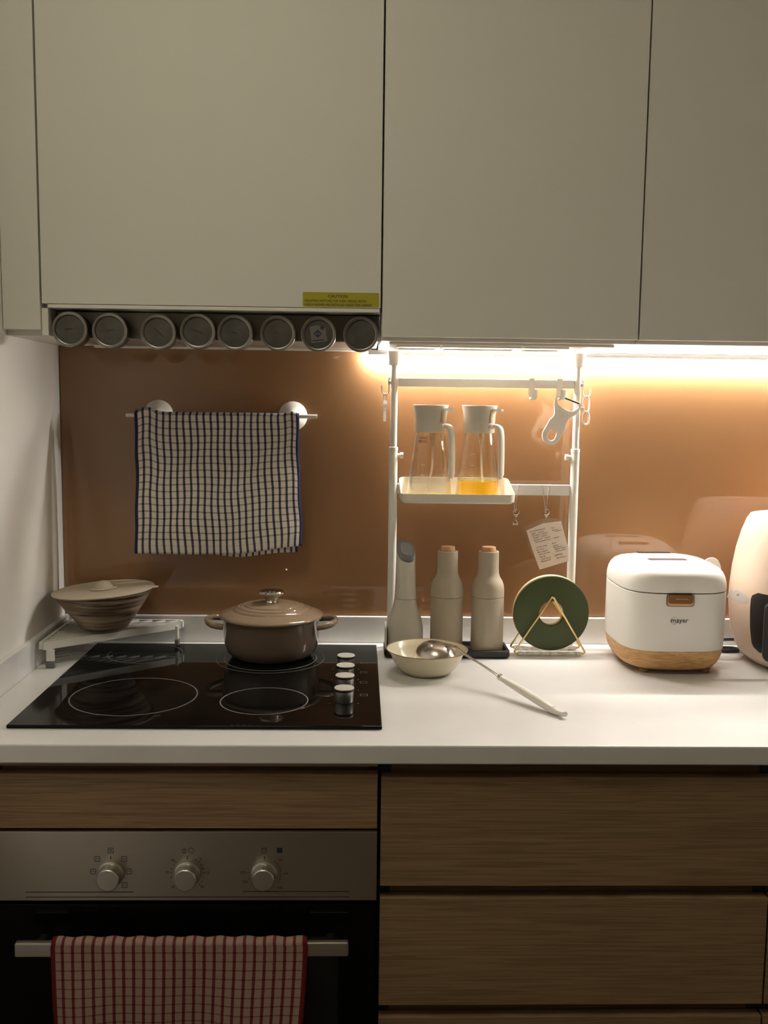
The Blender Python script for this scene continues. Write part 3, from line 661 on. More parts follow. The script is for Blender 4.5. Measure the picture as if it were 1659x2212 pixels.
# oil bottles
def bottle(x, lab, oil, fill, first):
    y = -.1175; z = 1.2236
    t = thing('oil_bottle', lab, 'bottle', (x, y, z), 'glass oil pump bottles on the shelf tray')
    c = (x, y, z)
    rr = lambda h: lerp(.0466, .0305, min(1, max(0, (h - .006) / .124)))
    gp = [(0, 0), (.0435, 0), (.0462, .0015), (.0466, .006)] + [(rr(.006 + .124 * k / 8), .006 + .124 * k / 8) for k in range(1, 9)] + [(.0285, .1355)]
    ip = [(.0270, .1355)] + [(rr(.006 + .124 * k / 8) - .002, .006 + .124 * k / 8) for k in range(8, 0, -1)] + [(.0440, .006), (.042, .0035), (0, .0035)]
    obj('glass_body', B().lathe(gp + ip, 64, c), 'glass', t)
    obj('oil', B().lathe([(0, .0040), (.0415, .0040), (.0436, .0065), (rr(fill * .5) - .0024, max(.0066, fill * .5)), (rr(fill) - .0024, fill), (0, fill)], 64, c), oil, t)
    cp_ = obj('pump_cap', B().lathe([(.0, .1358), (.0305, .1358), (.0312, .137), (.0308, .152), (.0322, .172), (.0352, .188), (.0358, .1895), (.0348, .1902), (0, .1902)], 56, c), 'cream', t)
    # slot and chrome lever to the right front
    an = math.radians(-52); d = Vector((math.cos(an), math.sin(an), 0)); s_ = Vector((-d.y, d.x, 0))
    def rb(r0, r1, hw, z0, z1, name, m, par, d=d):
        s2 = Vector((-d.y, d.x, 0)); lo = [c + d * r0 - s2 * hw for c in [Vector(c0) for c0 in [c]]][0]
        P = [Vector(c) + d * r + s2 * w_ for r, w_ in ((r0, -hw), (r1, -hw), (r1, hw), (r0, hw))]
        return obj(name, B().loft([[(p.x, p.y, c[2] + z0) for p in P], [(p.x, p.y, c[2] + z1) for p in P]]), m, par)
    rb(.0300, .0338, .0022, .156, .181, 'lever_slot', 'copper2', cp_)
    dl = Vector((math.cos(an + .35), math.sin(an + .35), 0))
    rb(.0310, .050, .0085, .1790, .1838, 'pump_lever', 'chrome', cp_, dl)
    ah = math.radians(-45); dh = Vector((math.cos(ah), math.sin(ah), 0)); cv = Vector(c)
    hp = smooth_path([cv + dh * .0285 + Vector((0, 0, .1480)), cv + dh * .040 + Vector((0, 0, .1495)), cv + dh * .0505 + Vector((0, 0, .146)), cv + dh * .0545 + Vector((0, 0, .134)), cv + dh * .0560 + Vector((0, 0, .110)), cv + dh * .0565 + Vector((0, 0, .08)), cv + dh * .0565 + Vector((0, 0, .046))], 6)
    n_ = len(hp); obj('handle', B().tube(hp, [.0088 if i < n_ - 2 else .0060 for i in range(n_)], 14, flat=(.52, 1.0), upv=dh + Vector((0, 0, .001))), 'cream', t)
    obj('dip_tube', B().tube(smooth_path([cv + Vector((.004, -.002, .106)), cv + Vector((.0045 if first else .006, -.003, .07)), cv + Vector((-.002 if first else .009, -.004, .035)), cv + Vector((-.010 if first else .013, -.004, .006))], 8), .0022, 8), 'plastic', t)
    obj('pump_stem', B().lathe([(0, .1355), (.0062, .1355), (.0062, .124), (.0045, .120), (.0040, .106), (0, .106)], 20, (x + .004, y - .002, z)), 'plastic', t)
    for k, h in enumerate((.094, .072, .052)):
        al = math.radians(-118); R = rr(h) + .0003
        def sp(a, hh, R=R): return Vector((x + R * math.cos(a), y + R * math.sin(a), z + hh))
        obj('scale_mark', B().tube([sp(al - .05, h), sp(al + .05, h), sp(al + .15, h)], .0004, 5), 'powder', t)
    al = math.radians(-128 if first else -158); R = rr(.122) + .0004
    if first:
        rows = []
        for h in (.114, .130):
            rows.append([(x + (rr(h) + .0004) * math.cos(al + da), y + (rr(h) + .0004) * math.sin(al + da), z + h) for da in (-.45, -.22, 0, .22, .45)])
        bb = B(); 
        for i in range(4): bb.quad(rows[0][i], rows[0][i + 1], rows[1][i + 1], rows[1][i])
        sl = obj('name_sticker', bb, 'plastic', t)
        for txt, h in (('Coconut /', .1255), ('Olive oil', .1185)):
            me = text_mesh(txt, .0052, None, .00002)
            for v in me.vertices:
                a = al + .05 + v.co.x / .033; hh = h + v.co.y; rq = rr(hh) + .0008
                v.co = (x + rq * math.cos(a), y + rq * math.sin(a), z + hh)
            obj('lettering', me, 'ink', sl, flat=True)
    return t
bottle(.1053, 'glass oil pump bottle nearly empty, nearer the left pole', 'oil2', .011, True)
bottle(.2030, 'glass oil pump bottle a quarter full of golden oil', 'oil', .0385, False)

# rail hooks, peeler
def rail_hook(x, lab):
    t = thing('rail_hook', lab, 'hook', (x, PY, 1.43), 'white plastic hooks on the upper rail')
    b = B().box(x - .0062, x + .0062, PY - .0068, PY - .0050, 1.4330, 1.4708, .0006, 1); obj('hook_plate', b, 'white', t)
    obj('hook_top', B().box(x - .0062, x + .0062, PY - .0068, PY + .0068, 1.4692, 1.4712, .0006, 1).box(x - .0062, x + .0062, PY + .0050, PY + .0068, 1.462, 1.4700, .0006, 1), 'white', t)
    pts = smooth_path([(x, PY - .0059, 1.437), (x + .0005, PY - .0066, 1.4315), (x + .001, PY - .0135, 1.4275), (x + .0035, PY - .0215, 1.4315), (x + .0045, PY - .0228, 1.4475)], 5)
    obj('hook_arm', B().tube(pts, .0056, 10, flat=(1.0, .26), upv=(1, 0, 0)), 'white', t)
rail_hook(.3178, 'empty white hook on the upper rack rail'); rail_hook(.3760, 'white hook on the upper rail holding the peeler')
pe = thing('vegetable_peeler', 'white plastic vegetable peeler hanging from a rail hook', 'peeler', (.3715, -.0625, 1.43))
outer = [(370.0, 1437.6), (366.2, 1431.9), (364.0, 1423.9), (363.3, 1416.0), (364.6, 1404.7), (363.4, 1395.6), (355.1, 1386.4), (348.6, 1373.9), (342.1, 1362.4), (340.7, 1353.3), (343.8, 1343.0), (352.1, 1336.3), (361.4, 1334.5), (370.4, 1337.6), (376.0, 1344.6), (381.3, 1356.0), (388.9, 1370.9), (389.7, 1378.9), (395.2, 1388.0), (401.9, 1392.7), (412.0, 1399.6), (417.4, 1408.7), (421.0, 1419.0), (416.4, 1420.6), (413.3, 1412.1), (407.1, 1406.9), (399.2, 1404.0), (389.9, 1406.7), (379.4, 1412.8), (372.3, 1419.5), (369.8, 1428.5), (372.9, 1436.5)]
hole = [(361.5, 1366.3), (367.3, 1364.4), (370.0, 1359.3), (368.3, 1351.3), (364.5, 1345.0), (358.8, 1343.8), (352.9, 1347.1), (351.3, 1353.4), (354.2, 1362.0)]
mm = lambda L: [(a * .001, b_ * .001) for a, b_ in L]
obj('peeler_body', plate([mm(outer), mm(hole)], .0042, .0009, Matrix.Translation((0, -.0625, 0)) @ FRONT, True), 'white', pe)
obj('peeler_blade', B().tube([(.3712, -.0625, 1.4368), (.4182, -.0625, 1.4192)], .0026, 10, flat=(1.0, .35), upv=(0, 0, 1)), 'chrome', pe)
for dx, dz in [(370.4, 1408.2), (375.0, 1406.0), (380.3, 1403.2), (386.1, 1400.4), (391.9, 1397.7), (371.1, 1403.1), (376.3, 1400.3), (382.2, 1397.6), (387.4, 1394.8), (372.4, 1398.0), (377.7, 1395.2), (382.9, 1393.0)]:
    obj('grip_dot', B().lathe([(.0015, 0), (.0012, .0006), (0, .0009)], 10, mtx=Matrix.Translation((dx * .001, -.0647, dz * .001)) @ FRONT), 'white', pe)
obj('eye_gouger', B().box(.4185, .4262, -.0650, -.0602, 1.4055, 1.4125, .0012, 2), 'white', pe)
# hooks clipped on the poles and the bag clips hanging from them
def pole_hook(px, s_, lab):
    t = thing('pole_hook', lab, 'hook', (px + s_ * .012, PY, 1.44), 'white hooks clipped to the rack poles')
    ox = px + s_ * .0085
    obj('hook_wire', B().tube(smooth_path([(ox, PY, 1.4665), (ox + s_ * .0025, PY - .001, 1.4675), (ox + s_ * .0032, PY - .002, 1.457), (ox + s_ * .0022, PY - .003, 1.446), (ox + s_ * .004, PY - .004, 1.4375), (ox + s_ * .0105, PY - .005, 1.434), (ox + s_ * .0165, PY - .005, 1.4385), (ox + s_ * .0178, PY - .005, 1.4515)], 6), .0016, 8), 'white', t)
    obj('hook_screw', B().lathe([(0, 0), (.0045, 0), (.0045, .003), (0, .0035)], 14, mtx=Matrix.Translation((px + s_ * .0072, PY, 1.459)) @ Matrix.Rotation(s_ * PI / 2, 4, 'Y')), 'alu', t)
    return ox + s_ * .0105
hxL = pole_hook(.0338, -1, 'white hook on the left rack pole'); hxR = pole_hook(.4145, 1, 'white hook on the right rack pole')
bc = thing('bag_clip', 'slim clear bag clip hanging left of the left pole', 'clip', (hxL, PY - .005, 1.378))
obj('clip_loop', B().tube([(hxL + .0030 * math.cos(a), PY - .005, 1.4295 + .0065 * math.sin(a)) for a in [2 * PI * k / 16 for k in range(16)]], .0013, 8, closed=True), 'white', bc)
obj('clip_body', B().box(hxL - .0038, hxL + .0038, PY - .008, PY - .002, 1.401, 1.4222, .0012, 2).box(hxL - .0052, hxL + .0052, PY - .009, PY - .001, 1.4075, 1.4145, .0015, 2), 'frost', bc)
obj('clip_jaw', B().box(hxL - .0032, hxL + .0032, PY - .0085, PY - .0015, 1.3785, 1.4008, .0012, 2), 'frost', bc)
bc = thing('bag_clip', 'looped cream bag clip hanging right of the right pole', 'clip', (hxR, PY - .005, 1.38))
obj('clip_loop', B().tube(smooth_path([(hxR, PY - .005, 1.4365), (hxR - .006, PY - .005, 1.431), (hxR - .0065, PY - .005, 1.418), (hxR - .0035, PY - .005, 1.405), (hxR + .0035, PY - .005, 1.405), (hxR + .0055, PY - .005, 1.418), (hxR + .0045, PY - .005, 1.431), (hxR, PY - .005, 1.4365)], 5), .0017, 8, flat=(1, 1.6)), 'white', bc)
obj('clip_body', B().tube(smooth_path([(hxR - .003, PY - .005, 1.4045), (hxR - .0062, PY - .005, 1.392), (hxR - .004, PY - .005, 1.379), (hxR + .004, PY - .005, 1.379), (hxR + .006, PY - .005, 1.392), (hxR + .003, PY - .005, 1.4045)], 6), .0022, 8, flat=(1, 1.6)), 'cream', bc)

# wire clips on the lower rail and the recipe note
def wire_clip(xa, xb, xc, zc, lab):
    t = thing('wire_clip', lab, 'clip', (xc, PY - .008, zc - .018), 'wire clips hanging on the lower rail')
    yf = PY - .0062
    for x in (xa, xb):
        obj('hanger_wire', B().tube(smooth_path([(x, PY + .0062, 1.243), (x, PY + .0058, 1.2508), (x, PY, 1.2520), (x, yf, 1.2500), (lerp(x, xc, .25), yf - .0006, 1.238), (lerp(x, xc, .92), yf - .001, zc + .006)], 5), .0007, 7), 'chrome', t)
    y = yf - .002
    obj('clip_wire', B().tube(smooth_path([(xc - .0045, y, zc - .017), (xc + .0005, y, zc - .004), (xc + .0072, y - .001, zc + .007), (xc + .004, y - .001, zc + .0125), (xc - .003, y - .001, zc + .0115), (xc - .0055, y - .001, zc + .006), (xc - .001, y - .0015, zc - .006), (xc + .0045, y, zc - .017)], 5), .0008, 7), 'chrome', t)
    obj('clip_jaw', B().box(xc - .0052, xc + .0052, y - .0012, y + .0018, zc - .020, zc - .0168, .0005, 1), 'chrome', t)
    obj('clip_spring', B().tube([(xc - .004, y + .001, zc), (xc + .004, y + .001, zc)], .0022, 10), 'chrome', t)
wire_clip(.2805, .2960, .2915, 1.186, 'bare wire clip beside the shelf tray'); wire_clip(.3455, .3605, .3555, 1.1865, 'wire clip holding the recipe note')
no = thing('recipe_note', 'handwritten recipe note in a clear sleeve hung from a wire clip', 'note', (.3555, -.0665, 1.072))
paper = [(312.9, 1155.6), (347.5, 1171.4), (385.4, 1176.3), (402.7, 1118.1), (403.0, 1092.1), (343.5, 1073.2), (327.0, 1113.9)]
sleeve = [(303.7, 1160.6), (343.0, 1179.8), (372.2, 1182.4), (386.5, 1177.5), (403.6, 1118.1), (403.6, 1091), (343.2, 1071.8), (322, 1112)]
NY = -.0672
obj('paper_sheet', plate([mm(paper)], .0003, 0, Matrix.Translation((0, NY, 0)) @ FRONT), 'paper', no)
obj('sleeve', plate([mm(sleeve)], .0002, 0, Matrix.Translation((0, NY + .0006, 0)) @ FRONT), 'sleeve', no)
na = math.atan2(20, 75) * .98
for (tx, tz), txt in zip([(319.9, 1152.8), (323.6, 1148.2), (324.8, 1144.0), (327.3, 1139.6), (328.6, 1134.6), (331.7, 1130.4), (333.8, 1119.4), (335.1, 1114.1), (337.6, 1109.4), (340.1, 1104.7), (342.6, 1099.4), (345.7, 1094.6), (346.4, 1090.0), (363.6, 1160.9), (366.7, 1156.2), (373.2, 1154.5), (366.4, 1128.5), (369.5, 1123.8), (370.7, 1120.0), (373.8, 1116.3), (376.3, 1112.1), (373.1, 1103.6), (378.0, 1097.7)],
                         ['For dumpling sauce :', 'Sugar - 1 spoon', 'Soy sauce - 2 spoon', 'Vinegar - 2 spoon', 'Sesame oil - 1 spoon', 'Garlic sesame sauce - 1 spoon', 'Chicken wing', 'Soy sauce', 'Black pepper', 'Garlic powder', 'Paprika', 'Corn starch', 'Baking soda', 'Pour', 'all over', 'to serve', 'Sauce', 'butter /', 'Soy sauce /', 'honey / sauce', 'Lemon juice', 'seasoning /', 'dip ketchup']):
    obj('handwriting', text_mesh(txt, .0042, Matrix.Translation((tx * .001, NY - .0004, tz * .001)) @ FRONT @ Matrix.Rotation(na, 4, 'Z'), .00002, 'LEFT', shear=.3), 'pen', no, flat=True)

# ------------------------------------------------------------------ black tray, mills, off-white appliance
mt_ = thing('mill_tray', 'black rectangular tray under the two grinder mills', 'tray', (.147, -.078, .9))
def trr(ins, z, yo=0): return [(x, y, z) for x, y in rrect(.0175 + ins, .2745 - ins, -.1400 + ins, -.0575 - ins, .010, 5)]
obj('tray_body', B().loft([trr(.004, .9003), trr(0, .905), trr(0, .915), trr(.002, .9172), trr(.006, .9168), trr(.009, .9085)]), 'blackp', mt_)
for x, lab in ((.1468, 'stone grey bottle mill with oak cap, nearer the appliance'), (.2312, 'stone grey bottle mill with oak cap, nearer the green ring')):
    c = (x, -.0985, .9088)
    t = thing('grinder_mill', lab, 'mill', c, 'bottle grinder mills on the black tray')
    obj('lower_body', B().lathe([(0, 0), (.0318, 0), (.0332, .0015), (.0336, .006), (.0336, .1130), (.0328, .1136), (0, .1136)], 56, c), 'mill', t)
    obj('upper_body', B().lathe([(0, .1140), (.0328, .1140), (.0336, .1147), (.0336, .128), (.0325, .138), (.0288, .1475), (.0242, .1545), (.0218, .162), (.0211, .172), (.0209, .2070), (.0203, .2078), (.0165, .2078), (.0160, .2060), (0, .2060)], 56, c), 'mill', t)
    obj('oak_cap', B().lathe([(0, .2062), (.0145, .2062), (.0145, .2140), (.0138, .2168), (0, .2176)], 32, c), 'oakcap', t)
ap = thing('handheld_appliance', 'tall off-white handheld appliance with sloped grey top panel', 'appliance', (.0605, -.099, .9088))
AY = -.099
def ar(z, a, b_, xo=0., e=2.3, sx=0., sy=0.): return [(p[0], p[1], p[2] + sx * (p[0] - .0605) + sy * (p[1] - AY)) for p in sring(a, b_, e, z, (.0605 + xo, AY), 48)]
obj('lower_body', B().loft([ar(.9090, .036, .034), ar(.912, .0375, .0355), ar(.935, .0380, .036), ar(.958, .0375, .035), ar(.972, .0352, .033), ar(.988, .0298, .029), ar(1.0, .0255, .0255), ar(1.012, .0232, .0238), ar(1.0175, .0226, .0234)]), 'mixer', ap)
obj('neck', B().loft([ar(1.0182, .0224, .0232), ar(1.05, .0212, .0222), ar(1.080, .0204, .0212), ar(1.098, .0198, .0206, 0, 2.3, -.12, .45), ar(1.113, .0193, .02, 0, 2.3, -.25, .95)]), 'mixer', ap)
tp = obj('top_panel', B().loft([ar(1.1136, .0185, .0192, 0, 2.3, -.25, .95), ar(1.1155, .0188, .0195, 0, 2.3, -.25, .95), ar(1.1180, .0172, .018, 0, 2.3, -.25, .95), ar(1.1185, .012, .012, 0, 2.3, -.25, .95)]), 'button', ap)
obj('button', B().loft([ar(1.1188, .0125, .0120, .001, 3.2, -.25, .95), ar(1.1202, .0122, .0117, .001, 3.2, -.25, .95), ar(1.1204, .006, .006, .001, 3.2, -.25, .95)]), mat('button_face', (.20, .20, .19), .45), tp)
obj('dock_shell', B().loft([[(x, y, z) for x, y in rrect(.0192, .0225, AY - .028, AY + .028, .0015, 3)] for z in (.9092, .961)]), 'white', ap)

# ------------------------------------------------------------------ ring trivets on a brass wire stand
RC = (.3615, .990)
ts = thing('trivet_stand', 'brass wire triangle stand with wrapped base bars', 'stand', (.362, -.083, .9))
def tri(y, xo, name):
    ap_, L_, R_ = Vector((.3632 + xo, y, 1.0265)), Vector((.2850 + xo, y, .9056)), Vector((.4355 + xo, y, .9056))
    def corner(p, a, b_, r, n=6):
        d1, d2 = (a - p).normalized(), (b_ - p).normalized(); return [((1 - t) ** 2) * (p + d1 * r) + 2 * t * (1 - t) * p + t * t * (p + d2 * r) for t in [k / n for k in range(n + 1)]]
    pts = corner(ap_, L_, R_, .006) + corner(R_, ap_, L_, .007) + corner(L_, R_, ap_, .007)
    w_ = obj('wire_triangle', B().tube(pts, .0021, 10, closed=True), 'gold', ts)
    rs = [.0043 + .0006 * math.sin(k * 1.7) for k in range(26)]
    obj('base_wrap', B().tube([(lerp(L_.x + .009, R_.x - .009, k / 25), y, .9056 + .0002 * math.sin(k * 2.3)) for k in range(26)], rs, 12), 'wrap', ts)
    return ap_
a1 = tri(-.1145, 0, 'f'); a2 = tri(-.0640, 0, 'b')
obj('axle', B().tube([a1 - Vector((0, -.001, .0125)), a2 - Vector((0, .001, .0125))], .0015, 10), 'gold', ts)
def ringo(y0, y1, R, r, m, lab, dz=0):
    b = (y1 - y0); e = min(.003, b * .35)
    prof = [(r, e), (r + e * .6, 0), (R - e, 0), (R - e * .3, e * .3), (R, e), (R, b - e), (R - e * .3, b - e * .3), (R - e, b), (r + e * .6, b), (r, b - e), (r, e)]
    o = obj('ring_trivet', B().lathe(prof, 96, mtx=Matrix.Translation((RC[0] + .0015, y1, RC[1] + dz)) @ FRONT), m, loc=(RC[0], (y0 + y1) / 2, RC[1] - R))
    return tag(o, lab, 'trivet', 'ring trivets on the wire stand')
ringo(-.1085, -.0985, .0785, .0250, 'green', 'dark green ring trivet at the front of the wire stand', -.0014)
ringo(-.0980, -.0860, .0785, .0250, 'creams', 'cream ring trivet just behind the green one', -.0014)

# ------------------------------------------------------------------ enamel bowl and ladle
bc_ = (.0970, -.2375, .9003)
eb = thing('enamel_bowl', 'cream enamel bowl with brown rim in front of the mills', 'bowl', bc_)
obj('bowl_body', B().lathe([(0, 0), (.041, 0), (.0445, .001), (.056, .011), (.0650, .0240), (.0690, .0345), (.0712, .0385), (.0775, .0455), (.0768, .0462), (.0700, .0402), (.0672, .0345), (.0630, .0245), (.0540, .0125), (.042, .0035), (0, .0025)], 72, bc_), 'enamel', eb)
obj('rim_band', B().lathe([(.0776, .0452), (.0788, .0458), (.0788, .0468), (.0778, .0472), (.0769, .0466), (.0776, .0452)], 72, bc_), 'rimb', eb)
la = thing('ladle', 'steel ladle with white handle resting over the bowl rim', 'ladle', (.2, -.4, .9))
sp_ = smooth_path([(.1295, -.252, .9590), (.1460, -.272, .9588), (.1640, -.292, .9505), (.1930, -.330, .9395), (.2229, -.366, .9260), (.232, -.378, .9215)], 8)
obj('shaft', B().tube(sp_, [lerp(.0062, .0034, min(1, i / 22)) for i in range(len(sp_))], 12, flat=(.42, 1.0), upv=(0, 0, 1)), 'chrome', la)
hh = smooth_path([(.2215, -.3645, .9265), (.236, -.388, .9225), (.258, -.425, .9165), (.279, -.462, .9105), (.293, -.486, .9060), (.302, -.502, .9058), (.3075, -.512, .9078)], 6)
hr = [lerp(.0058, .0082, min(1, i / 10)) if i < 18 else lerp(.0082, .0050, min(1, (i - 18) / 12)) for i in range(len(hh))]
hd_ = obj('handle', B().tube(hh, hr, 16, flat=(.85, 1.0), upv=(0, 0, 1)), 'white', la)
obj('collar', B().tube([(.2192, -.3612, .9272), (.2225, -.3658, .9260)], .0062, 16), 'chrome', la)
obj('hang_hole', B().tube([(.2925 + .0045 * math.cos(2 * PI * k / 16) * .5, -.4845 + .0065 * math.sin(2 * PI * k / 16), .9122 - .0015 * math.sin(2 * PI * k / 16)) for k in range(16)], .0007, 6, closed=True), 'chrome', hd_)
# ladle head: upturned shallow dome, tip resting in the bowl
Mh = Matrix.Translation((.1130, -.2480, .9285)) @ Matrix.Rotation(math.radians(-40), 4, 'Z') @ Matrix.Rotation(math.radians(8), 4, 'Y') @ Matrix.Diagonal((1.12, .95, 1.28, 1))
hp_ = [(.0, .0275), (.010, .0268), (.020, .0242), (.028, .0200), (.0345, .0140), (.0385, .0070), (.0400, 0), (.0388, 0), (.0370, .0068), (.033, .0135), (.0268, .0190), (.019, .0230), (.0095, .0254), (0, .0260)]
obj('ladle_head', B().lathe(hp_, 48, mtx=Mh), 'satin', la)

# ------------------------------------------------------------------ rice cooker
cc = (.5810, -.150); CA, CB, CE = .1045, .1160, 3.6
rc = thing('rice_cooker', 'white rice cooker with wood-look base and copper latch', 'rice cooker', (*cc, .9))
R_ = lambda k, z, e=CE: sring(CA * k if k > .6 else CA * k, CB * k, e, z, cc, 96)
obj('wood_base', B().loft([R_(.70, .9085, 3), R_(.80, .9088, 3.1), R_(.875, .9125, 3.2), R_(.925, .920, 3.3), R_(.96, .930, 3.4), R_(.978, .9395, 3.5), R_(.986, .9495, 3.5)]), 'cwood', rc)
obj('body', B().loft([R_(.986, .9500), R_(.993, .960), R_(1, .98), R_(1, 1.03), R_(.998, 1.0610), R_(.990, 1.0620)]), 'cooker', rc)
obj('seam_gasket', B().loft([R_(.975, 1.0622), R_(.975, 1.0636)]), 'blackp', rc)
ldr = obj('lid', B().loft([R_(.990, 1.0638), R_(.998, 1.0648), R_(1, 1.070), R_(.992, 1.079), R_(.972, 1.0885), R_(.935, 1.0970), R_(.88, 1.1035), R_(.80, 1.1082), R_(.68, 1.1112), R_(.45, 1.1130), R_(.2, 1.1135)]), 'cooker', rc)
obj('display', B().loft([[(x, y, z) for x, y in rrect(cc[0] - .040, cc[0] + .036, -.178, -.158, .003, 4)] for z in (1.1125, 1.1142)]), 'screen', ldr)
for k, t in enumerate(('Cook', 'Timer', 'Warm')): obj('lettering', text_mesh(t, .0075, Matrix.Translation((cc[0] - .026 + k * .027, -.190, 1.1138)), .0001), 'fade', ldr, flat=True)
obj('steam_vent', B().loft([[(x, y, z) for x, y in rrect(cc[0] - .034, cc[0] + .034, -.078, -.064, .003, 4)] for z in (1.1105, 1.1138)]), 'screen', ldr)
yf = cc[1] - CB
la_ = obj('latch_recess', plate([rrect(.5490, .6015, 1.0391, 1.0622, .005, 5)], .003, 0, Matrix.Translation((0, yf - .0006, 0)) @ FRONT), 'blackp', rc)
obj('latch_edge', plate([rrect(.5500, .6005, 1.0401, 1.0616, .005, 5)], .0022, 0, Matrix.Translation((0, yf - .0012, 0)) @ FRONT), 'copper2', la_)
lt = obj('latch', B().loft([[(x, yf - .0024, z) for x, z in rrect(.5512, .5995, 1.0441, 1.0616, .005, 5)], [(x, yf - .0042, z) for x, z in rrect(.5518, .5990, 1.0446, 1.0614, .0045, 5)]]), 'copper', la_)
obj('latch_line', B().box(.5645, .5890, yf - .0047, yf - .0043, 1.0533, 1.0540), 'copper2', la_, flat=True)
LG = Matrix.Translation((0, yf - .0005, 0)) @ FRONT
obj('logo_ring', plate([circ(.0072, (.5655, 1.0110), 40), circ(.0068, (.5655, 1.0110), 40)], .0004, 0, LG), 'fade', rc, flat=True)
obj('lettering', text_mesh('mayer', .0135, Matrix.Translation((.5755, yf - .0006, 1.0115)) @ FRONT, .0001), 'ink', rc, flat=True)
for fx, fy in ((-.058, -.075), (.064, -.075), (-.058, .075), (.064, .075)): obj('foot', B().lathe([(0, .9002), (.008, .9002), (.009, .9084), (0, .9084)], 20, (cc[0] + fx, cc[1] + fy, 0)), 'rimb', rc)
# utensils in the holder on the cooker's right side
obj('utensil_holder', B().box(cc[0] + CA - .001, cc[0] + CA + .013, -.165, -.125, 1.012, 1.034, .002, 2), 'frost', rc)
rp = thing('rice_paddle', 'white ribbed rice paddle standing behind the rice cooker', 'paddle', (.702, -.085, 1.03))
pm = Matrix.Translation((.7045, -.095, 1.026)) @ Matrix.Rotation(math.radians(-8), 4, 'Y') @ FRONT
obj('blade', plate([[(-.018, .045), (-.0195, .060), (-.013, .076), (0, .081), (.013, .076), (.0195, .060), (.018, .045), (.008, .030), (-.008, .030)]], .003, .0007, pm, True), 'white', rp)
obj('handle', plate([[(-.006, .033), (.006, .033), (.005, -.03), (0, -.034), (-.005, -.03)]], .004, .0008, pm), 'white', rp)
for k in range(7): obj('rib', plate([[(-.0155, .049 + k * .004), (.0155, .049 + k * .004), (.0155, .0502 + k * .004), (-.0155, .0502 + k * .004)]], .0008, 0, pm @ Matrix.Translation((0, 0, .0018))), 'white', rp)
sl_ = thing('serving_spoon', 'clear plastic serving spoon beside the rice cooker lid', 'spoon', (.705, -.215, 1.035))
sm_ = Matrix.Translation((.6985, -.2150, 1.0515)) @ FRONT @ Matrix.Rotation(math.radians(-20), 4, 'Z')
obj('spoon_bowl', plate([[(-.004, -.010), (-.005, .010), (.006, .0115), (.018, .0095), (.028, .0045), (.033, -.002), (.028, -.0085), (.014, -.0115)]], .0045, .0012, sm_, True), 'frost', sl_)
obj('spoon_neck', plate([[(-.0115, -.009), (-.0115, .0105), (-.0062, .0100), (-.0052, -.0100)]], .0035, .001, sm_), 'frost', sl_)
obj('spoon_bump', B().lathe([(.003, 0), (.0025, .0015), (0, .0024)], 14, mtx=sm_ @ Matrix.Translation((.006, .003, .0022))), 'white', sl_)
# power cord
pcd = thing('power_cord', 'black power cord behind the rice cooker', 'cord', (.76, -.05, .9))
obj('cable', B().tube(smooth_path([(.700, -.052, .9043), (.735, -.050, .9043), (.760, -.052, .9043), (.768, -.055, .9043), (.774, -.066, .9043), (.764, -.076, .9043), (.745, -.080, .9043), (.725, -.072, .9043)], 6), .0036, 8), 'blackp', pcd)
obj('plug_lead', B().tube(smooth_path([(.715, -.030, .9160), (.745, -.030, .9160), (.765, -.028, .9165), (.785, -.026, .9165)], 5), .0034, 8), 'blackp', pcd)

# ------------------------------------------------------------------ air fryer
fc = (.8770, -.153)
af = thing('air_fryer', 'peach air fryer with black drawer front at the right edge', 'air fryer', (*fc, .9))
F_ = lambda r, z, e=2.5, ry=None: sring(r, ry or r, e, z, fc, 96)
obj('shell', B().loft([F_(.100, .9045), F_(.112, .9065), F_(.1225, .915), F_(.131, .930), F_(.139, .955), F_(.1445, .985), F_(.147, 1.02), F_(.1465, 1.05), F_(.1435, 1.09), F_(.1375, 1.13), F_(.1290, 1.165), F_(.1205, 1.190), F_(.1165, 1.1965), F_(.1140, 1.2005), F_(.105, 1.2025), F_(.098, 1.2022), F_(.094, 1.1990), F_(.05, 1.1985)]), 'fryer', af)
for k in range(4):
    a = PI / 4 + k * PI / 2; obj('foot', B().lathe([(0, .9002), (.010, .9002), (.011, .9044), (0, .9044)], 16, (fc[0] + .085 * math.cos(a), fc[1] + .085 * math.sin(a), 0)), 'blackp', af)
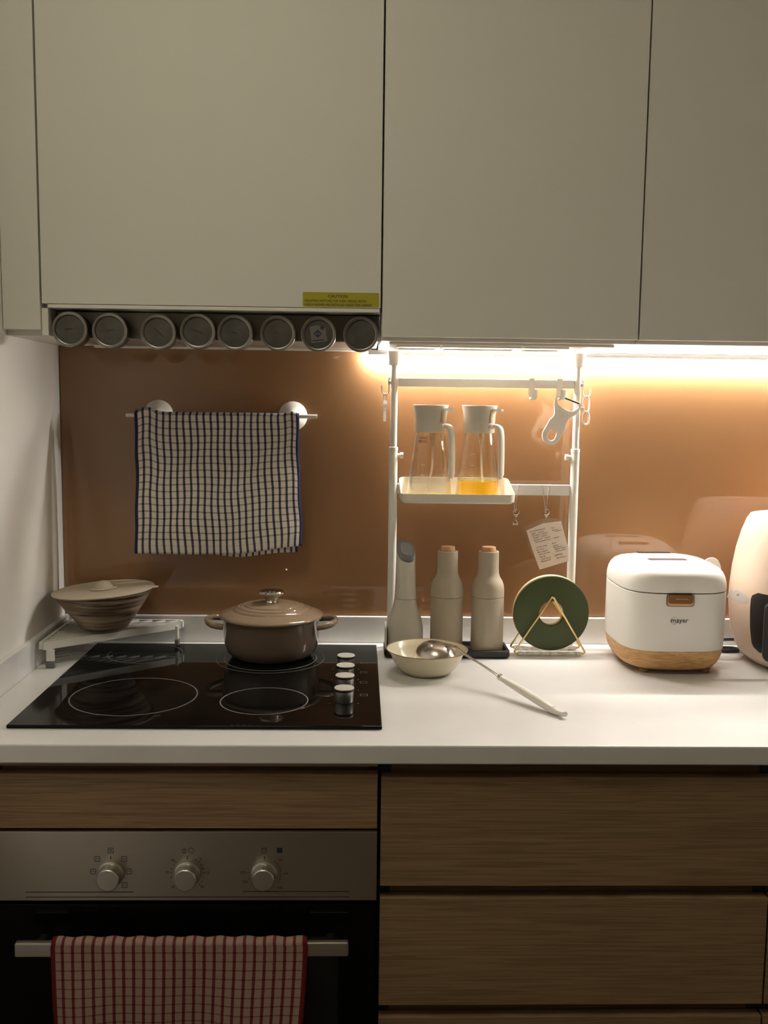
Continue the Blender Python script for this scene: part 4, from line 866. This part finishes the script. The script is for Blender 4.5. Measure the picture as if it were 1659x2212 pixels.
def frontpatch(a0, a1, z0, z1, off, rc_=.25):
    # curved inset panel following the shell, rounded corners in (angle, z)
    def rad(z):
        pr = [(.915, .1225), (.93, .131), (.955, .139), (.985, .1445), (1.02, .147), (1.05, .1465), (1.09, .1435)]
        for (za, ra), (zb_, rb_) in zip(pr, pr[1:]):
            if z <= zb_: return lerp(ra, rb_, max(0, (z - za) / (zb_ - za)))
        return pr[-1][1]
    def sp(a, z, o):
        cs, sn = math.cos(a), math.sin(a); r = rad(z) + o
        return (fc[0] + r * math.copysign(abs(cs) ** .8, cs), fc[1] + r * math.copysign(abs(sn) ** .8, sn), z)
    b = B(); nz, na_ = 16, 28; G = []
    for j in range(nz + 1):
        z = lerp(z0, z1, j / nz); t = abs(2 * j / nz - 1); ins = (1 - math.sqrt(max(0, 1 - max(0, (t - .7) / .3) ** 2))) * .13
        G.append([sp(lerp(a0 + ins, a1 - ins, i / na_), z, off) for i in range(na_ + 1)])
    G2 = [[(p[0] + (fc[0] - p[0]) * .03, p[1] + (fc[1] - p[1]) * .03, p[2]) for p in r] for r in G]
    V1 = [[b.bm.verts.new(p) for p in r] for r in G]; V2 = [[b.bm.verts.new(p) for p in r] for r in G2]
    for j in range(nz):
        for i in range(na_):
            b.bm.faces.new((V1[j][i], V1[j][i + 1], V1[j + 1][i + 1], V1[j + 1][i])); b.bm.faces.new((V2[j][i], V2[j + 1][i], V2[j + 1][i + 1], V2[j][i + 1]))
    for j in range(nz):
        b.bm.faces.new((V1[j][0], V1[j + 1][0], V2[j + 1][0], V2[j][0])); b.bm.faces.new((V1[j][na_], V2[j][na_], V2[j + 1][na_], V1[j + 1][na_]))
    for i in range(na_):
        b.bm.faces.new((V1[0][i], V2[0][i], V2[0][i + 1], V1[0][i + 1])); b.bm.faces.new((V1[nz][i], V1[nz][i + 1], V2[nz][i + 1], V2[nz][i]))
    return b
dp = obj('drawer_front', frontpatch(math.radians(-163), math.radians(-100), .938, 1.058, .0010), 'blackp', af)
hd3 = Matrix.Translation((fc[0], fc[1], 0)) @ Matrix.Rotation(math.radians(-133), 4, 'Z')
hb3 = B().loft([[hd3 @ Vector((r, t, z)) for t, z in rrect(-.022 + e, .022 - e, .936 + e, 1.050 - e, .012, 5)] for r, e in ((.1505, 0), (.186, 0), (.192, .003))])
obj('drawer_handle', hb3, 'blackp', af)
